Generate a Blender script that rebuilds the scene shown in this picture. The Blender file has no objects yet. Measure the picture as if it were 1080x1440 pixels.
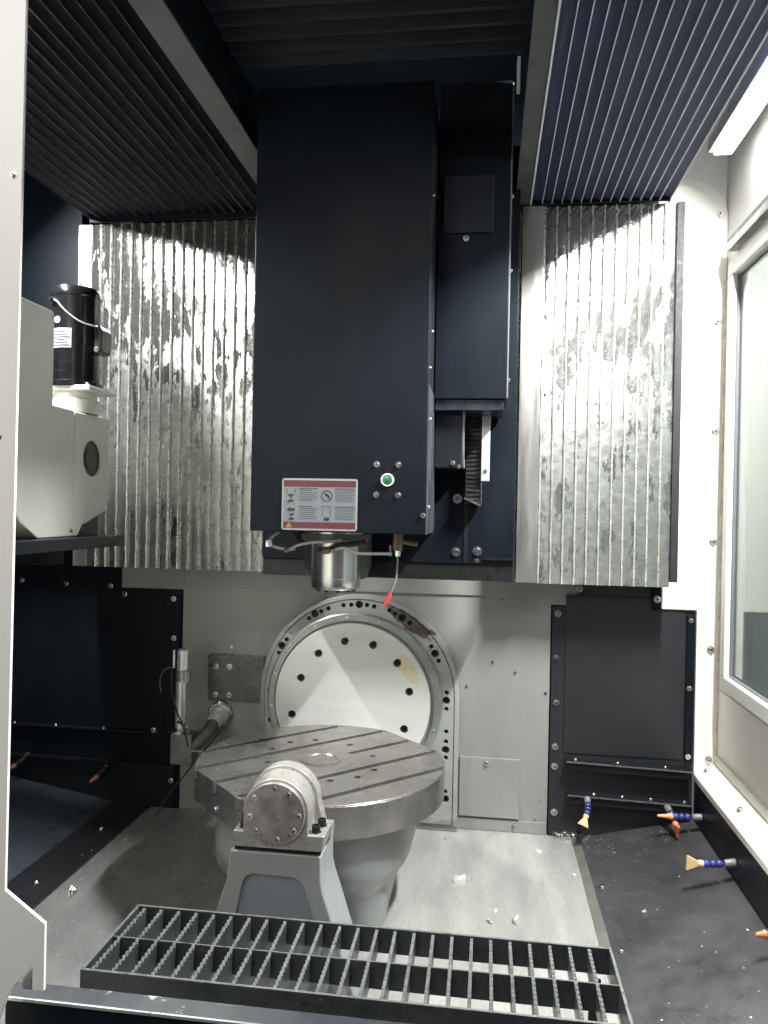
import bpy, bmesh, math, random
from mathutils import Vector, Matrix, Euler
random.seed(7)
S = bpy.context.scene
C = S.collection
PI = math.pi
ZO = 1.0            # the shapes below are measured from eye height; the machine floor is world z = 0

# ------------------------------------------------------------------ camera
cam_d = bpy.data.cameras.new('camera')
cam = bpy.data.objects.new('camera', cam_d); C.objects.link(cam)
cam_d.sensor_fit = 'HORIZONTAL'; cam_d.sensor_width = 36.0; cam_d.lens = 35.99
cam_d.clip_start = 0.02; cam_d.clip_end = 100
yaw, pit, rol = 0.13198436, 0.00201124, 0.02002025
B_ = Matrix(((1, 0, 0), (0, 0, -1), (0, 1, 0)))
Ry = Matrix(((math.cos(yaw), 0, math.sin(yaw)), (0, 1, 0), (-math.sin(yaw), 0, math.cos(yaw))))
Rx = Matrix(((1, 0, 0), (0, math.cos(pit), -math.sin(pit)), (0, math.sin(pit), math.cos(pit))))
Rz = Matrix(((math.cos(rol), -math.sin(rol), 0), (math.sin(rol), math.cos(rol), 0), (0, 0, 1)))
Rc = Rz @ Rx @ Ry @ B_
cols = Matrix((Rc[0], -Rc[1], -Rc[2])).transposed()
cam.matrix_world = Matrix.Translation((0, 0, ZO)) @ cols.to_4x4()
S.camera = cam

# ------------------------------------------------------------------ workshop light, lamps, exposure
w = bpy.data.worlds.new('World'); S.world = w; w.use_nodes = True
bg = w.node_tree.nodes['Background']
bg.inputs[0].default_value = (0.93, 0.97, 1.0, 1); bg.inputs[1].default_value = 0.11

def area(name, loc, rot, sx, sy, power, col=(1, 1, 1), spread=PI):
    d = bpy.data.lights.new(name, 'AREA'); d.shape = 'RECTANGLE'; d.size = sx; d.size_y = sy
    d.energy = power; d.color = col; d.spread = spread
    o = bpy.data.objects.new(name, d); C.objects.link(o)
    o.location = (loc[0], loc[1], loc[2] + ZO); o.rotation_euler = rot
    return o
area('lamp_light_right', (0.622, 1.55, 0.985), (0, math.radians(40), 0), 0.045, 0.42, 120, (0.97, 1.0, 0.99))
area('lamp_light_left', (-1.385, 1.72, 0.955), (0, math.radians(-42), 0), 0.045, 0.45, 72, (0.97, 1.0, 0.99))
area('workshop_light', (-0.5, -0.55, 2.0), (math.radians(36), 0, 0), 1.2, 0.6, 11, (0.97, 0.99, 1.0))
area('jamb_fill_light', (-0.85, -0.45, 1.05), Vector((0.25, 1.3, -1.0)).to_track_quat('-Z', 'Y').to_euler(), 0.9, 0.5, 16, (0.98, 0.99, 1.0))  # unseen fill lamp, added to brighten the door jamb

S.view_settings.view_transform = 'Standard'; S.view_settings.look = 'None'
S.view_settings.exposure = 0.15; S.view_settings.gamma = 1.0; S.view_settings.use_curve_mapping = False
S.render.engine = 'CYCLES'

# ------------------------------------------------------------------ materials
MATS = {}
def pm(name, col, rough=0.5, metal=0.0, var=0.15, scale=6.0, stretch=(1, 1, 1), rvar=0.1, bump=0.0, bscale=60.0,
       spots=None, spotcol=(0.05, 0.04, 0.03), spotscale=30.0, brush=None, coat=0.0, spec=0.5):
    """painted or machined surface: broad colour drift, gloss drift, fine relief, spots of dirt with hard outlines"""
    if name in MATS: return MATS[name]
    m = bpy.data.materials.new(name); m.use_nodes = True
    nt = m.node_tree; N = nt.nodes; L = nt.links
    b = N['Principled BSDF']
    geo = N.new('ShaderNodeNewGeometry')
    mp = N.new('ShaderNodeMapping'); mp.inputs['Scale'].default_value = stretch
    L.new(geo.outputs['Position'], mp.inputs['Vector'])
    n1 = N.new('ShaderNodeTexNoise'); n1.inputs['Scale'].default_value = scale; n1.inputs['Detail'].default_value = 6; n1.inputs['Roughness'].default_value = 0.62
    L.new(mp.outputs[0], n1.inputs['Vector'])
    r = N.new('ShaderNodeValToRGB')
    r.color_ramp.elements[0].position = 0.3; r.color_ramp.elements[1].position = 0.72
    r.color_ramp.elements[0].color = (*[max(0, c * (1 - var)) for c in col], 1)
    r.color_ramp.elements[1].color = (*[min(1, c * (1 + var)) for c in col], 1)
    L.new(n1.outputs['Fac'], r.inputs['Fac'])
    out = r.outputs['Color']
    rough_sock = None
    n2 = N.new('ShaderNodeTexNoise'); n2.inputs['Scale'].default_value = scale * 3.1; n2.inputs['Detail'].default_value = 5
    L.new(mp.outputs[0], n2.inputs['Vector'])
    mr = N.new('ShaderNodeMapRange'); mr.inputs['From Min'].default_value = 0.3; mr.inputs['From Max'].default_value = 0.7
    mr.inputs['To Min'].default_value = max(0.03, rough - rvar); mr.inputs['To Max'].default_value = min(1, rough + rvar)
    L.new(n2.outputs['Fac'], mr.inputs['Value']); L.new(mr.outputs[0], b.inputs['Roughness'])
    if spots is not None:
        n3 = N.new('ShaderNodeTexNoise'); n3.inputs['Scale'].default_value = spotscale; n3.inputs['Detail'].default_value = 4; n3.inputs['Roughness'].default_value = 0.7
        L.new(geo.outputs['Position'], n3.inputs['Vector'])
        m3 = N.new('ShaderNodeMapRange'); m3.inputs['From Min'].default_value = spots; m3.inputs['From Max'].default_value = spots + 0.05
        L.new(n3.outputs['Fac'], m3.inputs['Value'])
        mx = N.new('ShaderNodeMix'); mx.data_type = 'RGBA'
        L.new(m3.outputs[0], mx.inputs['Factor']); L.new(out, mx.inputs['A']); mx.inputs['B'].default_value = (*spotcol, 1)
        out = mx.outputs['Result']
    L.new(out, b.inputs['Base Color'])
    b.inputs['Metallic'].default_value = metal
    b.inputs['Coat Weight'].default_value = coat; b.inputs['Specular IOR Level'].default_value = spec
    if bump > 0:
        nb = N.new('ShaderNodeTexNoise'); nb.inputs['Scale'].default_value = bscale; nb.inputs['Detail'].default_value = 4
        if brush:
            mb = N.new('ShaderNodeMapping'); mb.inputs['Scale'].default_value = brush
            L.new(geo.outputs['Position'], mb.inputs['Vector']); L.new(mb.outputs[0], nb.inputs['Vector'])
        else:
            L.new(geo.outputs['Position'], nb.inputs['Vector'])
        bu = N.new('ShaderNodeBump'); bu.inputs['Strength'].default_value = bump; bu.inputs['Distance'].default_value = 0.004
        L.new(nb.outputs['Fac'], bu.inputs['Height']); L.new(bu.outputs[0], b.inputs['Normal'])
    MATS[name] = m
    return m

NAVY = pm('navy_paint', (0.0042, 0.0066, 0.0105), 0.46, 0, 0.25, 4, (1, 1, 0.4), 0.08, 0.10, 260, spec=0.16)
NAVY_G = pm('navy_gloss', (0.0085, 0.0098, 0.0128), 0.38, 0, 0.25, 5, (1, 1, 0.5), 0.07, 0.06, 220, spec=0.3)
PANELG = pm('panel_charcoal_paint', (0.0185, 0.0195, 0.0225), 0.40, 0, 0.22, 3, (1, 1, 0.6), 0.08, 0.06, 200, spec=0.4)
NAVY_D = pm('navy_dusty', (0.044, 0.043, 0.046), 0.40, 0, 0.35, 7, (1, 1, 1), 0.14, 0.12, 160, 0.69, (0.17, 0.165, 0.16), 60)
NAVY_L = pm('blue_grey_chute_sheen', (0.052, 0.060, 0.074), 0.36, 0, 0.35, 5, (1, 1, 1), 0.14, 0.12, 160, 0.70, (0.15, 0.15, 0.15), 55)  # sheen on the left chute is put into this lighter base colour
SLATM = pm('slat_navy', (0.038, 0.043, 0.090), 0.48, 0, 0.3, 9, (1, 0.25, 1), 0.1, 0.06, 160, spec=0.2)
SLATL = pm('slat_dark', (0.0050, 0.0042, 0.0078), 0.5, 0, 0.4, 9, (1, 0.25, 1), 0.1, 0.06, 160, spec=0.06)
BELL = pm('bellows_cloth', (0.030, 0.034, 0.042), 0.55, 0, 0.3, 12, (0.3, 1, 1), 0.1, 0.2, 120)
BLACK = pm('black_oxide', (0.012, 0.012, 0.013), 0.42, 0.3, 0.3, 30, rvar=0.1)
RUBBER = pm('black_rubber', (0.014, 0.014, 0.015), 0.6, 0, 0.3, 30)
CREAM = pm('cream_paint', (0.58, 0.565, 0.515), 0.42, 0, 0.06, 3, (1, 1, 0.3), 0.06, 0.05, 180)
JAMB = pm('jamb_paint', (0.82, 0.79, 0.71), 0.4, 0, 0.05, 3, (2, 2, 0.2), 0.06, 0.04, 160, 0.73, (0.42, 0.40, 0.35), 9)
WHITE = pm('white_paint', (0.80, 0.775, 0.715), 0.42, 0, 0.05, 4, (1, 1, 0.25), 0.08, 0.04, 160, 0.735, (0.50, 0.46, 0.38), 14)
LEDGE = pm('ledge_paint', (0.76, 0.73, 0.64), 0.4, 0, 0.08, 8, (1, 1, 1), 0.1, 0.05, 160, 0.66, (0.40, 0.34, 0.22), 22)
TAN = pm('stained_wall', (0.78, 0.74, 0.66), 0.32, 0.15, 0.07, 3, (1, 1, 1), 0.06, 0.03, 120)
GREYW = pm('grey_wall_paint', (0.275, 0.273, 0.260), 0.38, 0.1, 0.14, 3.0, (1.2, 1, 0.35), 0.1, 0.04, 120, 0.715, (0.19, 0.18, 0.155), 24)
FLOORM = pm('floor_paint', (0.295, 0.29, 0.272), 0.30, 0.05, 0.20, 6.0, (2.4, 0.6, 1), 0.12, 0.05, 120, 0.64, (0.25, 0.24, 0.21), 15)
CAST = pm('cast_grey_paint', (0.255, 0.264, 0.262), 0.36, 0.05, 0.12, 5, (1, 1, 0.5), 0.08, 0.05, 90, 0.72, (0.20, 0.19, 0.17), 20)
CASTP = pm('recess_grey_paint', (0.185, 0.196, 0.222), 0.42, 0.0, 0.12, 6, rvar=0.08, bump=0.05, bscale=90)
def stain(mat, blobs, edge=0.02, nscale=42, amp=0.030):
    """blobs of (x, z, rx, rz, colour): stains with ragged outlines on an upright plate"""
    nt = mat.node_tree; N = nt.nodes; L = nt.links; b = N['Principled BSDF']
    geo = N.new('ShaderNodeNewGeometry'); sep = N.new('ShaderNodeSeparateXYZ'); L.new(geo.outputs['Position'], sep.inputs[0])
    nz = N.new('ShaderNodeTexNoise'); nz.inputs['Scale'].default_value = nscale; nz.inputs['Detail'].default_value = 6; nz.inputs['Roughness'].default_value = 0.7
    L.new(geo.outputs['Position'], nz.inputs['Vector'])
    def M(op, a, c):
        n = N.new('ShaderNodeMath'); n.operation = op
        for i, v in enumerate((a, c)):
            if isinstance(v, (int, float)): n.inputs[i].default_value = v
            else: L.new(v, n.inputs[i])
        return n.outputs[0]
    cur = b.inputs['Base Color'].links[0].from_socket
    for x, z, rx, rz, slant, col, op in blobs:
        dx = M('SUBTRACT', sep.outputs['X'], x); dz = M('SUBTRACT', M('SUBTRACT', sep.outputs['Z'], z + ZO), M('MULTIPLY', dx, slant))
        d = M('ADD', M('POWER', M('ABSOLUTE', M('DIVIDE', dx, rx), 0), 2), M('POWER', M('ABSOLUTE', M('DIVIDE', dz, rz), 0), 2))
        d = M('ADD', d, M('MULTIPLY', M('SUBTRACT', nz.outputs['Fac'], 0.5), 2.4))
        r = N.new('ShaderNodeMapRange'); r.inputs['From Min'].default_value = 1.0; r.inputs['From Max'].default_value = 0.86; r.inputs['To Max'].default_value = op
        L.new(d, r.inputs['Value'])
        mx = N.new('ShaderNodeMix'); mx.data_type = 'RGBA'; L.new(r.outputs[0], mx.inputs['Factor']); L.new(cur, mx.inputs['A']); mx.inputs['B'].default_value = (*col, 1)
        cur = mx.outputs['Result']
    L.new(cur, b.inputs['Base Color'])
ARCHM = pm('flange_cast_paint', (0.33, 0.33, 0.318), 0.36, 0.2, 0.12, 6, rvar=0.1, bump=0.06, bscale=90)
DISCM = pm('faceplate_ground_steel', (0.66, 0.65, 0.62), 0.36, 0.15, 0.06, 10, (0.4, 1, 3), 0.06, 0.07, 40, brush=(1, 1, 9))
stain(ARCHM, [(-0.228, -0.352, 0.072, 0.026, -0.62, (0.075, 0.05, 0.045), 0.9), (-0.195, -0.375, 0.05, 0.012, -0.15, (0.075, 0.05, 0.045), 0.9), (-0.545, -0.345, 0.062, 0.020, 0.55, (0.16, 0.155, 0.145), 0.75), (-0.585, -0.387, 0.055, 0.014, 0.05, (0.17, 0.165, 0.15), 0.7), (-0.10, -0.98, 0.05, 0.02, 0, (0.2, 0.17, 0.13), 0.6)])
stain(DISCM, [(-0.232, -0.490, 0.036, 0.036, -0.9, (0.66, 0.54, 0.26), 0.6)])
RINGM = pm('ring_steel', (0.33, 0.345, 0.325), 0.34, 0.6, 0.15, 20, rvar=0.08)
TABLEM = pm('table_steel', (0.345, 0.328, 0.310), 0.28, 0.85, 0.22, 5, (1, 1, 1), 0.10, 0.05, 140)
FLNG = pm('flange_brushed_steel', (0.50, 0.49, 0.46), 0.34, 0.9, 0.12, 5, (3, 3, 0.3), 0.08, 0.05, 120, brush=(3, 3, 0.3))
RIMM = pm('table_rim_steel', (0.40, 0.378, 0.355), 0.34, 0.85, 0.14, 10, (1, 1, 1.5), 0.09, 0.04, 90)
STEEL = pm('bright_steel', (0.66, 0.655, 0.64), 0.24, 1.0, 0.12, 22, rvar=0.09, bump=0.04, bscale=120)
SPIN = pm('spindle_steel', (0.66, 0.665, 0.66), 0.25, 0.95, 0.03, 6, (1, 1, 2), 0.02)
CAPM = pm('scuffed_cap_steel', (0.37, 0.335, 0.325), 0.40, 0.75, 0.3, 22, rvar=0.13, bump=0.10, bscale=60, spots=0.63, spotcol=(0.24, 0.175, 0.17), spotscale=34)
PLATED = pm('plate_dark_steel', (0.11, 0.114, 0.108), 0.28, 0.6, 0.3, 16, rvar=0.13, bump=0.06, bscale=70)
ALU = pm('aluminium', (0.76, 0.77, 0.77), 0.34, 0.7, 0.06, 18, rvar=0.06)
PAINTWORN = pm('worn_sill_paint', (0.026, 0.029, 0.035), 0.38, 0.2, 0.3, 8, rvar=0.1, bump=0.1, bscale=70, spots=0.62, spotcol=(0.34, 0.34, 0.31), spotscale=22)
GRATEM = pm('grating_black_paint', (0.048, 0.052, 0.055), 0.38, 0.3, 0.3, 16, rvar=0.12, bump=0.15, bscale=110, spots=0.66, spotcol=(0.15, 0.155, 0.15), spotscale=60)
GRATE_T = pm('grating_worn_highlight', (0.13, 0.135, 0.13), 0.45, 0.35, 0.35, 60, rvar=0.1, spots=0.6, spotcol=(0.05, 0.055, 0.055), spotscale=50)  # worn tops, with their highlight put into the lighter colour
SLOT_SHADE = pm('slot_floor_shade', (0.085, 0.062, 0.055), 0.36, 0.1, 0.5, 60, rvar=0.12, bump=0.4, bscale=160)  # dark brown puts the shade in the T-slots into their floors
YELLOW = pm('yellow_stain', (0.66, 0.50, 0.16), 0.5, 0, 0.25, 60)
BLUE = pm('blue_plastic', (0.040, 0.044, 0.20), 0.33, 0, 0.15, 30)
ORANGE = pm('orange_plastic', (0.80, 0.36, 0.13), 0.42, 0, 0.12, 30)
ORANGE2 = pm('pale_orange_plastic', (0.86, 0.56, 0.30), 0.42, 0, 0.12, 30)
ORANGE_D = pm('deep_orange_plastic', (0.80, 0.20, 0.06), 0.4, 0, 0.12, 30)
GREYPL = pm('grey_plastic', (0.16, 0.16, 0.165), 0.4, 0, 0.12, 30)
RED = pm('red_plastic', (0.80, 0.045, 0.05), 0.35, 0, 0.1, 30)
MOTOR = pm('motor_gloss_black', (0.006, 0.006, 0.007), 0.20, 0, 0.2, 9, rvar=0.05, spec=0.35)
LABELW = pm('label_white', (0.31, 0.315, 0.32), 0.4, 0, 0.04, 12)
LABELG = pm('label_grey', (0.175, 0.185, 0.20), 0.4, 0, 0.04, 12)
LABELR = pm('label_red', (0.105, 0.018, 0.022), 0.4, 0, 0.08, 12)
INK = pm('label_ink', (0.02, 0.02, 0.025), 0.5, 0, 0.1, 12)
INKG = pm('label_ink_grey', (0.06, 0.065, 0.075), 0.5, 0, 0.1, 12)
INKY = pm('label_ink_yellow', (0.28, 0.18, 0.04), 0.5, 0, 0.1, 12)
GREEN = pm('green_lens', (0.022, 0.14, 0.048), 0.2, 0, 0.2, 80)
WHITEPL = pm('white_plastic', (0.78, 0.79, 0.78), 0.35, 0, 0.04, 20)
OFFW = pm('offwhite_plastic', (0.36, 0.36, 0.33), 0.35, 0, 0.08, 20)
BRASS = pm('dirty_brass', (0.22, 0.17, 0.12), 0.38, 0.7, 0.4, 80)
SEAL = pm('tan_sealant', (0.60, 0.55, 0.45), 0.6, 0, 0.35, 40, rvar=0.1, bump=0.3, bscale=100)
CHIPM = pm('chip_steel', (0.80, 0.79, 0.76), 0.30, 0.35, 0.25, 80, rvar=0.1, bump=0.2, bscale=300)

def cover_steel():
    """bright stainless sheet: matt rolled finish broken by ragged mirror-smooth patches and crumpled ridges"""
    m = bpy.data.materials.new('cover_stainless'); m.use_nodes = True
    nt = m.node_tree; N = nt.nodes; L = nt.links; b = N['Principled BSDF']
    geo = N.new('ShaderNodeNewGeometry')
    def noise(scale, st, det=5, ro=0.6):
        mp = N.new('ShaderNodeMapping'); mp.inputs['Scale'].default_value = st
        L.new(geo.outputs['Position'], mp.inputs['Vector'])
        n = N.new('ShaderNodeTexNoise'); n.inputs['Scale'].default_value = scale; n.inputs['Detail'].default_value = det; n.inputs['Roughness'].default_value = ro
        L.new(mp.outputs[0], n.inputs['Vector']); return n.outputs['Fac']
    def rng(sock, a, c, d, e):
        r = N.new('ShaderNodeMapRange'); r.inputs['From Min'].default_value = a; r.inputs['From Max'].default_value = c
        r.inputs['To Min'].default_value = d; r.inputs['To Max'].default_value = e
        L.new(sock, r.inputs['Value']); return r.outputs[0]
    def math_(op, a, bb):
        n = N.new('ShaderNodeMath'); n.operation = op
        for i, v in enumerate((a, bb)):
            if isinstance(v, (int, float)): n.inputs[i].default_value = v
            else: L.new(v, n.inputs[i])
        return n.outputs[0]
    sep = N.new('ShaderNodeSeparateXYZ'); L.new(geo.outputs['Position'], sep.inputs[0])
    upper = rng(sep.outputs['Z'], 1.25, 1.75, -0.085, 0.12)          # handled and wiped smooth towards the top
    patch = rng(math_('ADD', noise(8.5, (3.0, 1, 1.1), 7, 0.62), upper), 0.50, 0.515, 0, 1)
    fine = noise(150, (1.0, 1, 1.4), 4, 0.65)
    rough = rng(noise(40, (1, 1, 1.5), 5, 0.65), 0.3, 0.7, 0.26, 0.40)
    rough = math_('ADD', rough, math_('MULTIPLY', patch, -0.24))
    L.new(math_('MAXIMUM', rough, 0.08), b.inputs['Roughness'])
    b.inputs['Metallic'].default_value = 0.94
    cr = N.new('ShaderNodeValToRGB'); cr.color_ramp.elements[0].position = 0.25; cr.color_ramp.elements[1].position = 0.75
    cr.color_ramp.elements[0].color = (0.37, 0.362, 0.342, 1); cr.color_ramp.elements[1].color = (0.64, 0.63, 0.605, 1)
    L.new(noise(45, (1, 1, 1.3), 6, 0.72), cr.inputs['Fac']); L.new(cr.outputs[0], b.inputs['Base Color'])
    h = math_('ADD', math_('MULTIPLY', noise(26, (1.2, 1, 0.9), 4, 0.6), 1.0), math_('MULTIPLY', fine, 0.16))
    bu = N.new('ShaderNodeBump'); bu.inputs['Strength'].default_value = 0.32; bu.inputs['Distance'].default_value = 0.005
    L.new(h, bu.inputs['Height']); L.new(bu.outputs[0], b.inputs['Normal'])
    return m
COVER = cover_steel()

def glassmat():
    m = bpy.data.materials.new('window_glass'); m.use_nodes = True
    b = m.node_tree.nodes['Principled BSDF']
    b.inputs['Base Color'].default_value = (0.80, 0.90, 0.86, 1); b.inputs['Roughness'].default_value = 0.03
    b.inputs['Transmission Weight'].default_value = 0.9; b.inputs['IOR'].default_value = 1.45
    return m
GLASS = glassmat()
def emit(name, col, s):
    m = bpy.data.materials.new(name); m.use_nodes = True
    b = m.node_tree.nodes['Principled BSDF']; b.inputs['Emission Color'].default_value = (*col, 1); b.inputs['Emission Strength'].default_value = s
    return m
LED = emit('led_diffuser', (0.98, 1, 0.99), 14.0)

# ------------------------------------------------------------------ mesh helpers
WL = {}   # world location of every object built
class MB:
    def __init__(s): s.v = []; s.f = []; s.mi = []; s.cur = 0
    def add(s, vs, fs):
        o = len(s.v); s.v += [tuple(v) for v in vs]
        for f in fs: s.f.append([o + i for i in f]); s.mi.append(s.cur)
        return s
    def box(s, x0, x1, y0, y1, z0, z1):
        return s.add([(x0,y0,z0),(x1,y0,z0),(x1,y1,z0),(x0,y1,z0),(x0,y0,z1),(x1,y0,z1),(x1,y1,z1),(x0,y1,z1)],
                     [(3,2,1,0),(4,5,6,7),(0,1,5,4),(1,2,6,5),(2,3,7,6),(3,0,4,7)])
    def hexa(s, bot, top):
        return s.add(list(bot) + list(top), [(3,2,1,0),(4,5,6,7),(0,1,5,4),(1,2,6,5),(2,3,7,6),(3,0,4,7)])
    def prism(s, poly, axis, a, b):
        """poly: 2D outline; axis 'x': (y,z), 'y': (x,z), 'z': (x,y); extruded from a to b"""
        def P(p, t): return {'x': (t, p[0], p[1]), 'y': (p[0], t, p[1]), 'z': (p[0], p[1], t)}[axis]
        n = len(poly); vs = [P(p, a) for p in poly] + [P(p, b) for p in poly]
        fs = [list(range(n))[::-1], list(range(n, 2*n))] + [(i, (i+1) % n, n + (i+1) % n, n + i) for i in range(n)]
        return s.add(vs, fs)
    def cyl(s, p0, p1, r0, r1=None, n=24, caps=True):
        r1 = r0 if r1 is None else r1
        p0 = Vector(p0); p1 = Vector(p1); d = (p1 - p0).normalized()
        a = d.orthogonal().normalized(); b = d.cross(a)
        vs = []
        for p, r in ((p0, r0), (p1, r1)):
            vs += [p + r * (math.cos(2*PI*i/n) * a + math.sin(2*PI*i/n) * b) for i in range(n)]
        fs = [(i, (i+1) % n, n + (i+1) % n, n + i) for i in range(n)]
        if caps: fs += [list(range(n))[::-1], list(range(n, 2*n))]
        return s.add(vs, fs)
    def lathe(s, prof, c=(0,0,0), axis='z', n=48, closed=False):
        """prof: (radius, height) list"""
        c = Vector(c); vs = []; m = len(prof)
        for r, h in prof:
            for i in range(n):
                t = 2*PI*i/n; u, v = r*math.cos(t), r*math.sin(t)
                vs.append(c + Vector({'z': (u, v, h), 'y': (u, h, v), 'x': (h, u, v)}[axis]))
        fs = []
        for j in range(m if closed else m-1):
            k = (j+1) % m
            for i in range(n): fs.append((j*n+i, j*n+(i+1) % n, k*n+(i+1) % n, k*n+i))
        if not closed:
            if prof[0][0] > 1e-6: fs.append(list(range(n))[::-1])
            if prof[-1][0] > 1e-6: fs.append([(m-1)*n+i for i in range(n)])
        return s.add(vs, fs)
    def tube(s, pts, r, n=10):
        pts = [Vector(p) for p in pts]; m = len(pts)
        rs = r if isinstance(r, (list, tuple)) else [r]*m
        t0 = (pts[1]-pts[0]).normalized(); a = t0.orthogonal().normalized(); vs = []
        for i, p in enumerate(pts):
            t = (pts[min(i+1, m-1)] - pts[max(i-1, 0)]).normalized()
            a = (a - t * a.dot(t)).normalized(); b = t.cross(a)
            vs += [p + rs[i] * (math.cos(2*PI*k/n) * a + math.sin(2*PI*k/n) * b) for k in range(n)]
        fs = [(j*n+k, j*n+(k+1) % n, (j+1)*n+(k+1) % n, (j+1)*n+k) for j in range(m-1) for k in range(n)]
        fs += [list(range(n))[::-1], [(m-1)*n+k for k in range(n)]]
        return s.add(vs, fs)
    def mesh(s, name, mats, centre=None):
        me = bpy.data.meshes.new(name)
        c = Vector(centre) if centre is not None else Vector((0,0,0))
        me.from_pydata([tuple(Vector(v) - c) for v in s.v], [], s.f)
        for m in (mats if isinstance(mats, (list, tuple)) else [mats]): me.materials.append(m)
        me.polygons.foreach_set('material_index', s.mi)
        bm = bmesh.new(); bm.from_mesh(me); bmesh.ops.recalc_face_normals(bm, faces=bm.faces); bm.to_mesh(me); bm.free()
        me.polygons.foreach_set('use_smooth', [True]*len(me.polygons))
        me.set_sharp_from_angle(angle=math.radians(32)); me.update()
        return me
def spline(pts, n=8):
    out = []; P = [Vector(p) for p in pts]; P = [P[0]] + P + [P[-1]]
    for i in range(1, len(P)-2):
        for k in range(n):
            t = k/n; a, b, c, d = P[i-1], P[i], P[i+1], P[i+2]
            out.append(0.5*((2*b) + (c-a)*t + (2*a-5*b+4*c-d)*t*t + (3*b-a-3*c+d)*t**3))
    out.append(P[-2]); return out
def tag(o, label=None, cat=None, group=None, kind=None):
    if label: o['label'] = label
    if cat: o['category'] = cat
    if group: o['group'] = group
    if kind: o['kind'] = kind
    return o
def thing(name, label, cat, loc, group=None):
    o = bpy.data.objects.new(name, None); o.empty_display_size = 0.05; C.objects.link(o)
    W = Vector((loc[0], loc[1], loc[2] + ZO)); o.location = W; WL[o.name] = W
    return tag(o, label, cat, group)
def link(o, W, parent):
    C.objects.link(o); WL[o.name] = W
    if parent: o.parent = parent; o.location = W - WL[parent.name]
    else: o.location = W
    return o
def obj(name, mb, mats, parent=None, bevel=0, seg=2, label=None, cat=None, group=None, kind=None):
    xs = list(zip(*mb.v)); c = Vector([(min(a)+max(a))/2 for a in xs])
    o = bpy.data.objects.new(name, mb.mesh(name, mats, c))
    link(o, c + Vector((0,0,ZO)), parent)
    if bevel:
        b = o.modifiers.new('bevel', 'BEVEL'); b.width = bevel; b.segments = seg; b.limit_method = 'ANGLE'; b.angle_limit = math.radians(40)
        b.harden_normals = True
    return tag(o, label, cat, group, kind)
def put(name, me, loc, rot=(0,0,0), parent=None, scale=1.0):
    """one more piece that shares its mesh"""
    o = bpy.data.objects.new(name, me); o.rotation_euler = rot
    o.scale = (scale,)*3 if not isinstance(scale, (list, tuple)) else scale
    return link(o, Vector((loc[0], loc[1], loc[2] + ZO)), parent)
def cut(o, cutter):
    """real recess or hole"""
    me = cutter.mesh('cutter', o.data.materials[0], None)
    co = bpy.data.objects.new('cutter', me); C.objects.link(co); co.location = (0,0,ZO)
    m = o.modifiers.new('cut', 'BOOLEAN'); m.object = co; m.operation = 'DIFFERENCE'; m.solver = 'EXACT'
    bpy.context.view_layer.update()
    dg = bpy.context.evaluated_depsgraph_get()
    nm = bpy.data.meshes.new_from_object(o.evaluated_get(dg))
    o.modifiers.remove(m); old = o.data; o.data = nm; bpy.data.meshes.remove(old)
    bpy.data.objects.remove(co); bpy.data.meshes.remove(me)
    nm.polygons.foreach_set('use_smooth', [True]*len(nm.polygons)); nm.set_sharp_from_angle(angle=math.radians(32))
def arc(cx, cz, r, a0, a1, n):
    return [(cx + r*math.cos(a0 + (a1-a0)*i/n), cz + r*math.sin(a0 + (a1-a0)*i/n)) for i in range(n+1)]

# bolts shared by many panels: button head with a hex socket, pointing to -Y
def bolt_mesh(name, r, h, mat, sock=INK):
    b = MB(); b.lathe([(r*1.5, 0.0), (r*1.5, -h*0.18), (r, -h*0.18), (r, -h*0.7), (r*0.78, -h), (r*0.45, -h)], axis='y', n=14)
    b.cur = 1; b.lathe([(r*0.46, -h*1.004), (r*0.40, -h*0.55), (0, -h*0.55)], axis='y', n=6)
    return b.mesh(name, [mat, sock])
BOLT = bolt_mesh('bolt', 0.0075, 0.0075, STEEL)
BOLT_S = bolt_mesh('bolt_small', 0.0045, 0.005, STEEL)
def sock_mesh(name, r, h, mat):
    b = MB(); b.lathe([(r, 0), (r, -h*0.9), (r*0.9, -h), (r*0.55, -h), (r*0.5, -h*0.4), (0, -h*0.4)], axis='y', n=12)
    return b.mesh(name, mat)
SOCK_B = sock_mesh('socket_screw', 0.0092, 0.012, BLACK)
SOCK_S = sock_mesh('socket_screw_small', 0.0055, 0.009, BLACK)
SCREW_C = bolt_mesh('cap_screw', 0.0052, 0.004, STEEL)

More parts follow.
